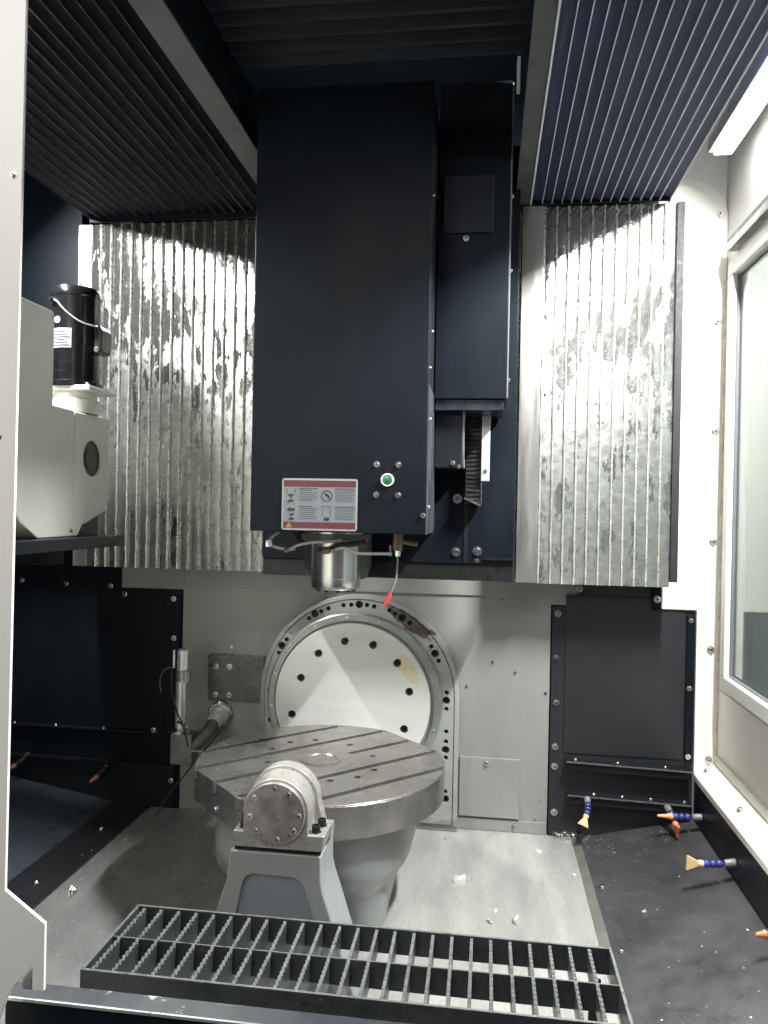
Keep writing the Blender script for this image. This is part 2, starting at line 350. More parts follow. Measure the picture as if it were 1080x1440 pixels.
def floor_grime_shade(mat):  # grime, with the shade left of the table put into the floor colour
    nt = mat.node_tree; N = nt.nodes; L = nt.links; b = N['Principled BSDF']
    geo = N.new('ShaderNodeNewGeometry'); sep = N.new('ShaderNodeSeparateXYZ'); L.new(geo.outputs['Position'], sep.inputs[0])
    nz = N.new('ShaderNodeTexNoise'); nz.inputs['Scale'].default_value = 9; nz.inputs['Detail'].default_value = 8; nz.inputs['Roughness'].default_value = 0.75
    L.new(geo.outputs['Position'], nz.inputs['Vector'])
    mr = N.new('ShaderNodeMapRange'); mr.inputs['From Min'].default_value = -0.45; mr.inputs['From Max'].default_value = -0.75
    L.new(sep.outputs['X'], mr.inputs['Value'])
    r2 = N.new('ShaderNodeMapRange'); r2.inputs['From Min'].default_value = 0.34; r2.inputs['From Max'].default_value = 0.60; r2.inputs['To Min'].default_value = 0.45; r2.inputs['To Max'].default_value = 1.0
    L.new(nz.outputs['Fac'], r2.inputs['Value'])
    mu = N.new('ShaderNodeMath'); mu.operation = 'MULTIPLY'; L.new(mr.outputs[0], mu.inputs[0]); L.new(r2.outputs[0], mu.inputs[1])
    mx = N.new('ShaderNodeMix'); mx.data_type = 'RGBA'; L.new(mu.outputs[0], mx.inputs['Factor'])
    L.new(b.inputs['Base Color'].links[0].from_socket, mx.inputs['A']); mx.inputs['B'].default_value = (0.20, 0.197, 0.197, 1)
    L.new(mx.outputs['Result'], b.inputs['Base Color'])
floor_grime_shade(FLOORM)

# ================================================================== SETTING
YW = 2.44
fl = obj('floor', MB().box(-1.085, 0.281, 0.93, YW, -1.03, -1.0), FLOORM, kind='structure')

# grey rear wall sheet
wall = obj('back_wall', MB().prism([(-0.99,-1.03),(0.207,-1.03),(0.207,-0.283),(0.285,-0.283),(0.285,-0.20),(-1.206,-0.20),(-1.206,-0.276),(-0.99,-0.276)], 'y', YW, YW+0.03), GREYW, kind='structure')
obj('top_strip', MB().box(-0.985, 0.12, YW-0.006, YW-0.001, -0.262, -0.205), GREYW, wall, 0.001)
obj('foot_strip', MB().box(-0.075, 0.205, YW-0.005, YW-0.001, -0.999, -0.962), GREYW, wall, 0.001)
ap = obj('access_plate', MB().box(-0.066, 0.121, YW-0.010, YW-0.001, -0.956, -0.770), GREYW, wall, 0.0012)
put('bolt', BOLT, (0.018, YW-0.011, -0.785), parent=ap, scale=0.9)
put('bolt', BOLT_S, (0.108, YW-0.011, -0.968), parent=wall)
for x, z in ((0.185,-0.895),(0.172,-0.952),(0.19,-0.97),(0.06,-0.27),(-0.16,-0.245),(0.255,-0.245),(-0.05,-0.55),(0.10,-0.5),(0.195,-0.56),(-0.82,-0.46),(0.03,-0.47)):
    put('rivet', BOLT_S, (x, YW-0.0005, z), parent=wall, scale=0.75)
ip = obj('sensor_plate', MB().prism([(-0.896+a, -0.560+b) for a, b in ((0.006,-0.075),(0.19,-0.075),(0.19,0.077),(0.006,0.077),(0,0.071),(0,-0.069))], 'y', YW-0.012, YW-0.001), PLATED, wall, 0.002)
for x, z in ((-0.868,-0.522),(-0.822,-0.522),(-0.868,-0.615),(-0.822,-0.615)):
    put('bolt', BOLT, (x, YW-0.012, z), parent=ip, scale=0.8)

# dark shell behind and above everything, left wall
obj('rear_shell', MB().box(-1.62, 0.50, 2.475, 2.50, -1.05, 1.30), NAVY, kind='structure')
obj('unseen_roof', MB().box(-1.62, 0.80, 0.95, 2.52, 1.30, 1.34), NAVY, kind='structure')  # unseen, added over the machine to keep world light out
obj('header_light_block', MB().box(-1.62, 0.80, 0.905, 0.945, 0.92, 1.34), JAMB, kind='structure')  # unseen, added above the opening to block the workshop light
obj('left_wall', MB().box(-1.65, -1.61, 0.90, 2.52, -1.05, 1.30), NAVY, kind='structure')

# right side wall with window
rw = MB()
XW = 0.704
rw.box(XW, XW+0.03, 0.95, 2.52, -1.05, -0.475)
rw.box(XW, XW+0.03, 0.95, 2.52, 0.70, 1.30)
rw.box(XW, XW+0.03, 2.295, 2.52, -0.475, 0.70)
rw.box(XW, XW+0.03, 0.95, 1.15, -0.475, 0.70)
side_wall = obj('right_wall', rw, WHITE, kind='structure')
obj('lower_sheet', MB().box(XW-0.004, XW-0.0005, 0.95, 2.405, -0.735, -0.515), TAN, side_wall, 0.001)
obj('kick_strip', MB().box(XW-0.013, XW-0.0045, 0.95, 2.402, -0.735, -0.712), TAN, side_wall, 0.002)
obj('end_sheet', MB().box(XW-0.003, XW-0.0006, 2.352, 2.405, -0.512, 0.55), TAN, side_wall)
for z in (0.70, 0.52, 0.30, 0.08, -0.15, -0.40):
    put('rivet', BOLT_S, (XW-0.001, 2.38, z), (0,0,-PI/2), side_wall, 0.7)
win = thing('window', 'greenish glass window with white frame in the right side wall', 'window', (XW, 1.7, -0.47))
wf = MB()
def ring_yz(mb, y0, y1, z0, z1, t, xa, xb):
    mb.box(xa, xb, y0, y1, z0, z0+t); mb.box(xa, xb, y0, y1, z1-t, z1); mb.box(xa, xb, y1-t, y1, z0+t, z1-t); mb.box(xa, xb, y0, y0+t, z0+t, z1-t)
ring_yz(wf, 1.13, 2.342, -0.497, 0.735, 0.040, XW-0.022, XW+0.012)
obj('frame', wf, WHITE, win, 0.003)
ws = MB(); ring_yz(ws, 1.171, 2.300, -0.456, 0.694, 0.006, XW-0.008, XW+0.010)
obj('gasket', ws, GREYPL, win, 0.002)
obj('pane', MB().box(XW+0.000, XW+0.006, 1.182, 2.289, -0.445, 0.683), GLASS, win)
rail = thing('window_rail', 'slim grey metal rail above the side window', 'rail', (XW, 1.7, 0.77))
obj('channel', MB().box(XW-0.028, XW-0.0005, 1.0, 2.335, 0.768, 0.805), pm('rail_grey', (0.22, 0.22, 0.215), 0.34, 0.7, 0.1, 12), rail, 0.004)
obj('lip', MB().box(XW-0.034, XW-0.0285, 1.0, 2.330, 0.764, 0.784), STEEL, rail, 0.002)
# room beyond the window: the pale hull of the next cabin panel
obj('outer_panel', MB().box(1.35, 1.38, 0.6, 4.2, -1.0, 1.4), pm('outer_panel_paint', (0.86, 0.89, 0.86), 0.5, 0, 0.06, 2), kind='structure')

# white corner post with rounded shoulder
post = thing('corner_post', 'white bolted corner post with a rounded shoulder beside the ribbed right cover', 'post', (0.62, 2.43, -0.78))
pp = [(0.533,1.02),(0.533,-0.283),(0.637,-0.283),(0.637,-0.780),(XW-0.001,-0.780),(XW-0.001,0.905)] + arc(XW-0.001-0.115, 0.905, 0.115, 0, PI/2, 12)[1:]
obj('panel', MB().prism(pp, 'y', 2.420, 2.436), WHITE, post, 0.003)
obj('backing', MB().box(0.505, XW-0.001, 2.437, 2.47, -0.28, 1.30), WHITE, post)
for z in (0.91, 0.585, 0.257, -0.075, -0.399, -0.73):
    put('bolt', BOLT, (0.678, 2.4195, z), parent=post)
sb = [(XW-0.003, 2.4165, -0.73 + i*0.03 ) for i in range(49)]
obj('sealant_bead', MB().tube([(x + random.uniform(-.0012,.0012), y, z) for x, y, z in sb], [0.0035 + random.uniform(0,.003) for _ in sb], 8), SEAL, post)

# ledge along the right wall
ledge = thing('side_ledge', 'cream painted ledge running along the right wall under the window', 'ledge', (0.66, 1.7, -0.93))
obj('top', MB().prism([(0.637,-0.776),(0.637,-0.795),(0.650,-0.800),(XW-0.005,-0.77),(XW-0.005,-0.738)], 'y', 0.95, 2.418), LEDGE, ledge, 0.003)
obj('skirt', MB().box(0.640, 0.652, 0.95, 2.424, -0.99, -0.797), NAVY_G, ledge)
for y in (2.395, 2.09, 1.78, 1.45):
    put('bolt', BOLT, (0.668, y, -0.7565), (-PI/2, 0, 0.4), ledge, 0.9)

# ------------------------------------------------------------------ right dark panel and chute
rp = thing('dark_panel', 'navy bolted sheet panel between the grey wall and the white post', 'panel', (0.43, YW, -0.99))
obj('sheet', MB().prism([(0.211,-1.0),(0.636,-1.0),(0.636,-0.288),(0.531,-0.288),(0.531,-0.20),(0.287,-0.20),(0.287,-0.286),(0.211,-0.286)], 'y', YW-0.008, YW+0.02), PANELG, rp, 0.001)
obj('centre_sheet', MB().box(0.252, 0.606, YW-0.012, YW-0.0085, -0.738, -0.250), PANELG, rp, 0.001)
obj('edge_strip', MB().box(0.610, 0.634, YW-0.018, YW-0.009, -0.745, -0.300), NAVY, rp, 0.002)
obj('upper_bracket', MB().box(0.508, 0.530, YW-0.03, YW-0.009, -0.287, -0.205), NAVY, rp, 0.002)
for x, z in ((0.227,-0.309),(0.227,-0.446),(0.227,-0.585),(0.227,-0.722),(0.227,-0.783),(0.228,-0.925),(0.621,-0.314),(0.620,-0.519),(0.620,-0.726),(0.291,-0.230),(0.519,-0.252)):
    yy = YW-0.0185 if x > 0.6 else (YW-0.0305 if x > 0.5 else YW-0.0085)
    put('bolt', BOLT, (x, yy, z), parent=rp, scale=0.95 if x < 0.6 else 0.7)
def flange_rail(name, label, x0, x1, y, za, zb, h, bolts, mat=NAVY_G):
    t = thing(name, label, 'rail', ((x0+x1)/2, y, min(za, zb)-h))
    d = 0.035
    obj('web', MB().hexa([(x0,y-d,za-h),(x1,y-d,zb-h),(x1,y-d+0.004,zb-h),(x0,y-d+0.004,za-h)], [(x0,y-d,za),(x1,y-d,zb),(x1,y-d+0.004,zb),(x0,y-d+0.004,za)]), mat, t, 0.0008)
    obj('flange', MB().hexa([(x0,y-d-0.004,za+0.0005),(x1,y-d-0.004,zb+0.0005),(x1,y,zb+0.0005),(x0,y,za+0.0005)], [(x0,y-d-0.004,za+0.004),(x1,y-d-0.004,zb+0.004),(x1,y,zb+0.004),(x0,y,za+0.004)]), mat, t, 0.001)
    obj('worn_edge', MB().hexa([(x0,y-d-0.0068,za),(x1,y-d-0.0068,zb),(x1,y-d-0.0042,zb),(x0,y-d-0.0042,za)], [(x0,y-d-0.0068,za+0.0042),(x1,y-d-0.0068,zb+0.0042),(x1,y-d-0.0042,zb+0.0042),(x0,y-d-0.0042,za+0.0042)]), GRATE_T, t)
    for k in bolts:
        put('bolt', BOLT, (x0+(x1-x0)*k, y-d*0.55, za+(zb-za)*k+0.004), (-PI/2,0,0.3), t, 0.75)
    return t
flange_rail('panel_rail', 'black flanged rail with three bolts under the right navy panel', 0.258, 0.626, YW-0.009, -0.756, -0.765, 0.022, (0.08, 0.42, 0.80))
mani = flange_rail('coolant_manifold', 'black manifold rail carrying two flexible nozzles above the right chute', 0.264, 0.628, YW-0.009, -0.858, -0.866, 0.024, (0.22, 0.45, 0.68, 0.95))

chr_ = thing('chip_chute', 'dark sloping steel chute speckled with chips on the right', 'chute', (0.46, 1.7, -1.0))
obj('sheet', MB().hexa([(0.306,0.95,-1.012),(0.639,0.95,-0.928),(0.639,YW-0.01,-0.928),(0.306,YW-0.01,-1.012)], [(0.306,0.95,-0.999),(0.639,0.95,-0.914),(0.639,YW-0.01,-0.914),(0.306,YW-0.01,-0.999)]), NAVY_D, chr_)
obj('edge_trim', MB().prism([(0.2815,-1.012),(0.3055,-1.012),(0.3055,-0.992),(0.2815,-0.9985)], 'y', 0.95, YW-0.012), pm('trim_steel', (0.22,0.21,0.18), 0.4, 0.5, 0.3, 12), chr_, 0.001)
obj('lap_strip', MB().hexa([(0.3065,0.95,-0.9985),(0.345,0.95,-0.9888),(0.345,YW-0.015,-0.9888),(0.3065,YW-0.015,-0.9985)], [(0.3065,0.95,-0.9955),(0.345,0.95,-0.9858),(0.345,YW-0.015,-0.9858),(0.3065,YW-0.015,-0.9955)]), NAVY_D, chr_)
for y in (1.18, 1.48, 1.80, 2.10):
    put('bolt', BOLT, (0.327, y, -0.9905), (-PI/2 , 0, 0), chr_, 0.9)

# ------------------------------------------------------------------ left dark panel and chute
lp = thing('dark_panel', 'large near-black bolted sheet panel on the left of the grey wall', 'panel', (-1.3, YW, -1.0))
obj('sheet', MB().prism([(-1.605,-1.0),(-0.992,-1.0),(-0.992,-0.278),(-1.208,-0.278),(-1.208,-0.15),(-1.605,-0.15)], 'y', YW-0.010, YW+0.02), NAVY, lp, 0.001)
obj('seam_strip', MB().box(-1.60, -1.10, YW-0.030, YW-0.0105, -0.752, -0.746), NAVY_G, lp, 0.001)
obj('seam_strip', MB().box(-1.60, -1.085, YW-0.034, YW-0.0105, -0.856, -0.849), NAVY_G, lp, 0.001)
obj('lower_sheet', MB().box(-1.60, -1.005, YW-0.016, YW-0.0105, -0.995, -0.858), NAVY_G, lp, 0.001)
obj('side_strip', MB().box(-1.040, -0.994, YW-0.020, YW-0.0105, -0.845, -0.30), NAVY, lp, 0.001)
for x, z in ((-1.56,-0.262),(-1.40,-0.268),(-1.24,-0.271),(-1.19,-0.297),(-1.015,-0.305),(-1.012,-0.435),(-1.08,-0.745),(-1.012,-0.905)):
    put('bolt', BOLT, (x, YW-0.0105 if x < -1.05 else YW-0.0205, z), parent=lp, scale=0.8)
for x in (-1.57, -1.42, -1.25):
    put('bolt', BOLT, (x, YW-0.022, -0.7455), (-PI/2,0,0), lp, 0.8)
chl = thing('chip_chute', 'dark blue sloping steel chute on the left beside the pedestal floor', 'chute', (-1.3, 1.7, -1.0))
obj('sheet', MB().hexa([(-1.61,0.95,-0.928),(-1.0855,0.95,-1.012),(-1.0855,YW-0.037,-1.012),(-1.61,YW-0.037,-0.928)], [(-1.61,0.95,-0.914),(-1.0855,0.95,-0.999),(-1.0855,YW-0.037,-0.999),(-1.61,YW-0.037,-0.914)]), NAVY_L, chl)
obj('lap_strip', MB().hexa([(-1.20,0.95,-0.9797),(-1.0865,0.95,-0.998),(-1.0865,YW-0.04,-0.998),(-1.20,YW-0.04,-0.9797)], [(-1.20,0.95,-0.9765),(-1.0865,0.95,-0.9950),(-1.0865,YW-0.04,-0.9950),(-1.20,YW-0.04,-0.9765)]), PANELG, chl)  # this dark strip stands in for the shadow band along the floor
for y in (1.30, 1.55, 1.86, 2.20):
    put('bolt', BOLT, (-1.14, y, -0.986), (-PI/2,0,0), chl, 0.9)

# ------------------------------------------------------------------ stainless ribbed covers
PITCH = 0.0340
LIPC = pm('cover_ridge_bright', (0.70, 0.695, 0.66), 0.30, 0.75, 0.25, 50, (1, 1, 0.6), 0.12, 0.35, 70)
def lamella_mesh(name, wd, h, mat, flip=1, nz=34):
    """one overlapping strip: tilted face with a rolled, slightly wavy ridge along its edge"""
    b = MB(); rnd = random.Random(hash(name) % 1000 if False else len(name))
    prof = [(0.0, -0.0005), (0.05, -0.0012), (0.82, -0.0044), (0.855, -0.0066), (0.90, -0.0078), (0.955, -0.0070), (0.99, -0.0040), (1.0, -0.001), (1.0, 0.004), (0.0, 0.006)]
    m = len(prof); vs = []; fs = []; mi = []
    for j in range(nz+1):
        z = -h/2 + h*j/nz; wob = rnd.uniform(-1, 1)*0.0011
        for u, y in prof: vs.append((flip*(u-0.5)*wd + (wob if 0.84 < u < 0.995 else 0), y + (wob*0.8 if 0.84 < u < 0.995 else 0), z))
    for j in range(nz):
        for k in range(m): fs.append((j*m+k, j*m+(k+1) % m, (j+1)*m+(k+1) % m, (j+1)*m+k)); mi.append(1 if 2 <= k <= 6 else 0)
    fs += [list(range(m)), [nz*m+k for k in range(m)]]
    b.add(vs, fs); b.mi = mi + [0, 0]; return b.mesh(name, [mat, LIPC])
def ribbed_cover(label, x0, n, z0, z1, y, flip):
    t = thing('ribbed_cover', label, 'cover', (x0 + n*PITCH/2, y, z0), 'ribbed stainless way covers')
    meshes = [lamella_mesh('lamella'+'a'*k, PITCH*0.995, z1-z0, COVER, flip) for k in range(3)]
    for i in range(n):
        put('lamella', meshes[(i*2+i//3) % 3], (x0 + (i+0.5)*PITCH, y, (z0+z1)/2), (0, 0, random.uniform(-0.035, 0.035)), t)
    return t
cl = ribbed_cover('ribbed stainless way cover on the left behind the black motor', -1.257, 17, -0.196, 0.889, 2.300, 1)
obj('end_flange', MB().box(-1.303, -1.258, 2.296, 2.312, -0.196, 0.889), FLNG, cl, 0.001)
obj('end_flange', MB().box(-0.678, -0.640, 2.290, 2.306, -0.192, 0.889), FLNG, cl, 0.001)
obj('support_rail', MB().box(-1.30, -0.642, 2.316, 2.43, -0.15, -0.10), NAVY, cl)
cr = ribbed_cover('ribbed stainless way cover on the right beside the white post', 0.152, 11, -0.205, 0.900, 2.300, -1)
obj('end_flange', MB().box(0.090, 0.151, 2.286, 2.306, -0.203, 0.900), FLNG, cr, 0.001)
obj('wiper_strip', MB().box(0.5275, 0.548, 2.292, 2.318, -0.190, 0.902), RUBBER, cr, 0.001)
obj('edge_channel', MB().box(0.060, 0.0885, 2.32, 2.40, -0.20, 0.90), STEEL, cr, 0.001)
obj('support_rail', MB().box(0.10, 0.52, 2.316, 2.43, -0.15, -0.10), NAVY, cr)
obj('left_upper_panel', MB().box(-1.608, -1.304, 2.315, 2.33, -0.13, 1.28), NAVY, kind=None,
    label='plain navy upright sheet left of the ribbed left cover', cat='panel')

# ------------------------------------------------------------------ overhead slatted covers
def slat_mesh(name, wd, ln, flip, mat):
    b = MB()
    prof = [(0.0, 0.010), (0.0, 0.004), (0.92, -0.004), (0.98, -0.0055), (1.0, -0.004), (1.0, 0.004)]
    b.prism([(flip*(u-0.5)*wd, z) for u, z in prof], 'y', -ln/2, ln/2); return b.mesh(name, mat)
def lip_mesh(name, wd, ln, flip, mat):
    b = MB(); x = flip*0.5*wd
    b.box(min(x-flip*0.0018, x-flip*0.0002), max(x-flip*0.0018, x-flip*0.0002), -ln/2, ln/2, -0.0105, -0.0056); return b.mesh(name, mat)
def slat_cover(label, x0, x1, n, z, ya, yb, flip, mat, lipmat):
    t = thing('overhead_cover', label, 'cover', ((x0+x1)/2, (ya+yb)/2, z), 'slatted overhead covers')
    p = (x1-x0)/n; sm = slat_mesh('slat', p*0.99, yb-ya, flip, mat); lm = lip_mesh('lip', p*0.99, yb-ya, flip, lipmat)
    for i in range(n):
        loc = (x0+(i+0.5)*p, (ya+yb)/2, z)
        rz = random.uniform(-0.002, 0.002)
        s = put('slat', sm, loc, (0, random.uniform(-0.03, 0.03), rz), t)
        l = bpy.data.objects.new('lip', lm); C.objects.link(l); l.parent = s; WL[l.name] = WL[s.name]
    return t
LIPR = pm('slat_edge_lit', (0.72, 0.74, 0.80), 0.45, 0.0, 0.03, 20)  # lamp light on the right slat edges, put into a pale colour
LIPL = pm('slat_edge_unlit', (0.065, 0.060, 0.072), 0.35, 0.3, 0.6, 5, (3, 0.4, 1))  # left slat edges, their weaker light put into a darker colour
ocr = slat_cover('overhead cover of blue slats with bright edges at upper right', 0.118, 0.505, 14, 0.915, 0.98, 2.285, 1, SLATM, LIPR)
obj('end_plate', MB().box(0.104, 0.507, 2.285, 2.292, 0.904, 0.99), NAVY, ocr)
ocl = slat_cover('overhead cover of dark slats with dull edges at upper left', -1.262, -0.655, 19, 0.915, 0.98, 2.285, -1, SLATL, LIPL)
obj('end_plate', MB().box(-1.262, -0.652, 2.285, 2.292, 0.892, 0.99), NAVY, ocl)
def beam(label, x0, x1, zb):
    t = thing('guide_beam', label, 'beam', ((x0+x1)/2, 1.6, zb))
    obj('flange', MB().box(x0, x1, 0.98, 2.27, zb, zb+0.006), pm('beam_grey', (0.085,0.089,0.089), 0.5, 0.4, 0.2, 7), t, 0.0008)
    obj('web', MB().box(x0+0.012, x0+0.030, 0.98, 2.27, zb+0.0062, 1.08), NAVY, t)
    return t
b1 = beam('grey steel beam between the dark left slats and the centre bellows', -0.650, -0.588, 0.898)
b2 = beam('grey steel beam between the centre bellows and the blue right slats', 0.066, 0.108, 0.898)
obj('edge_rib', MB().box(0.1085, 0.1125, 0.98, 2.26, 0.893, 0.905), LIPR, b2)
obj('stop_block', MB().box(0.052, 0.060, 1.83, 1.86, 1.00, 1.075), WHITEPL, b2, 0.001)
bc = thing('bellows_cover', 'black folded bellows above the machining head', 'bellows', (-0.27, 1.6, 1.0))
prof = []
def fold_mesh():
    b = MB(); b.prism([(0.026,0.016),(0.026,0.010),(-0.014,-0.012),(-0.024,-0.015),(-0.026,0.004),(-0.026,0.016)], 'x', -0.325, 0.325); return b.mesh('fold', BELL)
FM = fold_mesh()
for i in range(14): put('fold', FM, (-0.260, 1.02+0.0525*i+0.03, 1.028), parent=bc)

# lamps that the machine has above its side gaps
def lamp(label, x, z, tilt, ya=0.97, yb=2.26):
    t = thing('work_lamp', label, 'lamp', (x, 1.62, z), 'strip lamps above the work area')
    h = obj('housing', MB().box(x-0.035, x+0.035, ya, yb, z+0.020, z+0.055), ALU, t, 0.003)
    obj('diffuser', MB().box(x-0.024, x+0.024, ya+0.015, yb-0.015, z+0.006, z+0.0195), LED, t, 0.004)
lamp('strip lamp in the gap between right overhead slats and white wall', 0.622, 0.985, 14, 1.24, 2.22)
lamp('strip lamp in the gap left of the dark overhead slats', -1.385, 0.955, -22, 1.45, 2.05)

# ================================================================== MACHINING HEAD
hs = thing('machining_head', 'navy spindle head with warning label and green indicator', 'spindle head', (-0.35, 1.98, -0.21))
HX0, HX1, HY, HZ0, HZ1 = -0.566, -0.140, 1.800, -0.055, 1.012
obj('front_cover', MB().box(HX0, HX1, HY, HY+0.006, HZ0, HZ1), NAVY, hs, 0.002)
obj('side_cover', MB().box(HX1-0.008, HX1-0.0005, HY+0.0065, 2.155, HZ0+0.006, HZ1), NAVY_G, hs, 0.002)
obj('side_cover', MB().box(HX0+0.0005, HX0+0.008, HY+0.0065, 2.155, HZ0, HZ1), NAVY, hs, 0.002)
obj('bottom_plate', MB().box(HX0+0.009, HX1-0.009, HY+0.007, 2.155, HZ0+0.010, HZ0+0.018), NAVY, hs)
obj('side_lit_strip', MB().box(HX1, HX1+0.0015, HY+0.002, 2.06, HZ0, 0.30), pm('lit_side_grey', (0.085,0.09,0.10), 0.32, 0.5, 0.3, 9, (1,1,0.4)), hs)  # thin grey sheet, puts the light on this side into its colour
bx2 = obj('side_box', MB().box(-0.1375, 0.046, 1.975, 2.155, 0.290, 1.10), NAVY, hs, 0.002)
ht = obj('hatch', MB().box(-0.1235, 0.004, 1.966, 1.9748, 0.712, 0.858), pm('hatch_paint', (0.0085, 0.0115, 0.018), 0.4, 0, 0.2, 8, spec=0.3), bx2, 0.0025)
put('bolt', BOLT, (-0.064, 1.9745, 0.700), parent=bx2, scale=0.7)
obj('box_edge', MB().box(0.0465, 0.0495, 1.978, 2.15, 0.292, 1.095), GREYPL, bx2)
for z in (0.81, 0.62, 0.34): put('bolt', BOLT_S, (0.0500, 1.99, z), (0,0,PI/2), bx2, 0.9)
obj('box_lip', MB().box(-0.135, 0.040, 1.985, 2.15, 0.262, 0.2895), pm('lip_grey', (0.035,0.04,0.05), 0.3, 0.4, 0.3, 9), bx2, 0.001)
for z in (0.43, 0.22, 0.01): put('bolt', BOLT_S, (HX1+0.0015, 1.835, z), (0,0,PI/2), hs, 1.0)
for z in (0.75, 0.34): put('bolt', BOLT_S, (HX1+0.0001, 1.82, z), (0,0,PI/2), hs, 0.8)
put('bolt', BOLT_S, (HX1-0.006, HY-0.0003, -0.01), parent=hs)
# green indicator with four screws
ind = obj('indicator_ring', MB().lathe([(0.0155,0),(0.0155,-0.005),(0.0145,-0.0065),(0.0122,-0.0065),(0.0118,-0.004)], (-0.232, HY-0.0002, 0.072), 'y', 28), WHITEPL, hs)
obj('lens', MB().lathe([(0.0119,-0.003),(0.0108,-0.0065),(0.006,-0.0078),(0,-0.008)], (-0.232, HY, 0.072), 'y', 24), GREEN, ind)
for dx in (-0.026, 0.026):
    for dz in (-0.035, 0.037): put('screw', BOLT_S, (-0.232+dx, HY-0.0002, 0.072+dz), parent=hs, scale=1.1)
# warning label
LX0, LX1, LZ0, LZ1 = -0.487, -0.303, -0.051, 0.073
lb = MB(); rr = 0.006
poly = arc(LX1-rr, LZ1-rr, rr, 0, PI/2, 4) + arc(LX0+rr, LZ1-rr, rr, PI/2, PI, 4) + arc(LX0+rr, LZ0+rr, rr, PI, 1.5*PI, 4) + arc(LX1-rr, LZ0+rr, rr, 1.5*PI, 2*PI, 4)
lb.prism(poly, 'y', HY-0.0016, HY-0.0003)
lab = obj('warning_label', lb, LABELW, hs, label='white warning label with red bands and four pictograms')
y = HY-0.0016
def flat(name, rects, mat, d):
    b = MB()
    for x0, x1, z0, z1 in rects: b.box(LX0+x0, LX0+x1, y-d, y+0.0002, LZ0+z0, LZ0+z1)
    return obj(name, b, mat, lab)
flat('red_band', [(0.004, 0.180, 0.104, 0.1195)], LABELR, 0.0003)
flat('red_band', [(0.004, 0.180, 0.0045, 0.0195)], LABELR, 0.0003)
flat('grey_field', [(0.004, 0.0905, 0.0625, 0.1035), (0.0915, 0.180, 0.0625, 0.1035), (0.004, 0.0905, 0.0200, 0.0615), (0.0915, 0.180, 0.0200, 0.0615)], LABELG, 0.0003)
lines = []
for (xa, xb, zt, k) in ((0.043, 0.087, 0.101, 7), (0.130, 0.177, 0.101, 7), (0.043, 0.087, 0.058, 7), (0.130, 0.177, 0.058, 7)):
    zz = zt
    for i in range(k):
        bold = i in (0,)
        lines.append((xa, xb - random.choice((0, 0, 0.012, 0.004)), zz-0.0024 if bold else zz-0.0012, zz)); zz -= 0.0052 if bold else 0.0048
for ln_ in lines: flat('text_row', [ln_], INKG, 0.0006)
pic = MB()
def px(x0, x1, z0, z1): pic.box(LX0+x0, LX0+x1, y-0.0007, y+0.0002, LZ0+z0, LZ0+z1)
def pt(pts): pic.prism([(LX0+a, LZ0+b) for a, b in pts], 'y', y-0.0007, y+0.0002)
px(0.012,0.0127,0.088,0.100); px(0.032,0.0327,0.088,0.100); pt([(0.014,0.086),(0.031,0.086),(0.026,0.081),(0.019,0.081)]); px(0.0205,0.0245,0.076,0.081)
pt([(0.012,0.067),(0.026,0.067),(0.030,0.072),(0.022,0.073),(0.015,0.071)])
ring = [(0.110+0.0135*math.cos(t*PI/12), 0.083+0.0135*math.sin(t*PI/12)) for t in range(24)]
for i in range(24):
    a, b2_ = ring[i], ring[(i+1) % 24]; f = 0.86
    pt([a, b2_, (0.110+(b2_[0]-0.110)*f, 0.083+(b2_[1]-0.083)*f), (0.110+(a[0]-0.110)*f, 0.083+(a[1]-0.083)*f)])
pt([(0.101,0.0935),(0.1025,0.0945),(0.120,0.0735),(0.1185,0.0725)]); pt([(0.105,0.086),(0.112,0.088),(0.118,0.079),(0.115,0.076),(0.111,0.083),(0.106,0.082)])
pt([(0.013,0.050),(0.020,0.055),(0.026,0.052),(0.033,0.053),(0.031,0.046),(0.022,0.045),(0.015,0.046)]); pt([(0.018,0.037),(0.029,0.042),(0.030,0.037),(0.024,0.033)]); pt([(0.015,0.026),(0.024,0.031),(0.033,0.027),(0.026,0.023)])
px(0.100,0.1007,0.034,0.058); px(0.119,0.1197,0.034,0.058); px(0.1007,0.119,0.0573,0.058); pt([(0.102,0.028),(0.108,0.032),(0.117,0.031),(0.118,0.026),(0.110,0.023),(0.104,0.024)])
obj('pictograms', pic, INK, lab)
tr = MB(); tr.prism([(LX0+0.050,LZ0+0.107),(LX0+0.060,LZ0+0.107),(LX0+0.055,LZ0+0.1155)], 'y', y-0.0006, y+0.0002)
obj('warning_triangle', tr, INKG, lab)
tr = MB(); tr.prism([(LX0+0.010,LZ0+0.006),(LX0+0.026,LZ0+0.006),(LX0+0.018,LZ0+0.0185)], 'y', y-0.0006, y+0.0002)
obj('warning_triangle', tr, INKY, lab)

# spindle
SX, SY = -0.385, 1.97
sp = obj('spindle', MB().lathe([(0.080,-0.040),(0.080,-0.076),(0.0655,-0.080),(0.0655,-0.176),(0.0645,-0.177),(0.0645,-0.198),(0.060,-0.206),(0.030,-0.206),(0.026,-0.190),(0,-0.19)], (SX,SY,0), 'z', 64), SPIN, hs)
for k in range(10):
    a = k*PI/5
    obj('drive_lug', MB().cyl((SX+0.048*math.cos(a), SY+0.048*math.sin(a), -0.2065), (SX+0.048*math.cos(a), SY+0.048*math.sin(a), -0.2115), 0.0055, 0.005, 8), BLACK, sp)
obj('spindle_back_body', MB().lathe([(0.092,-0.045),(0.092,-0.150),(0.078,-0.185)], (SX-0.012, SY+0.085, 0), 'z', 40), pm('dark_housing', (0.10,0.105,0.105), 0.36, 0.3, 0.2, 12), hs)
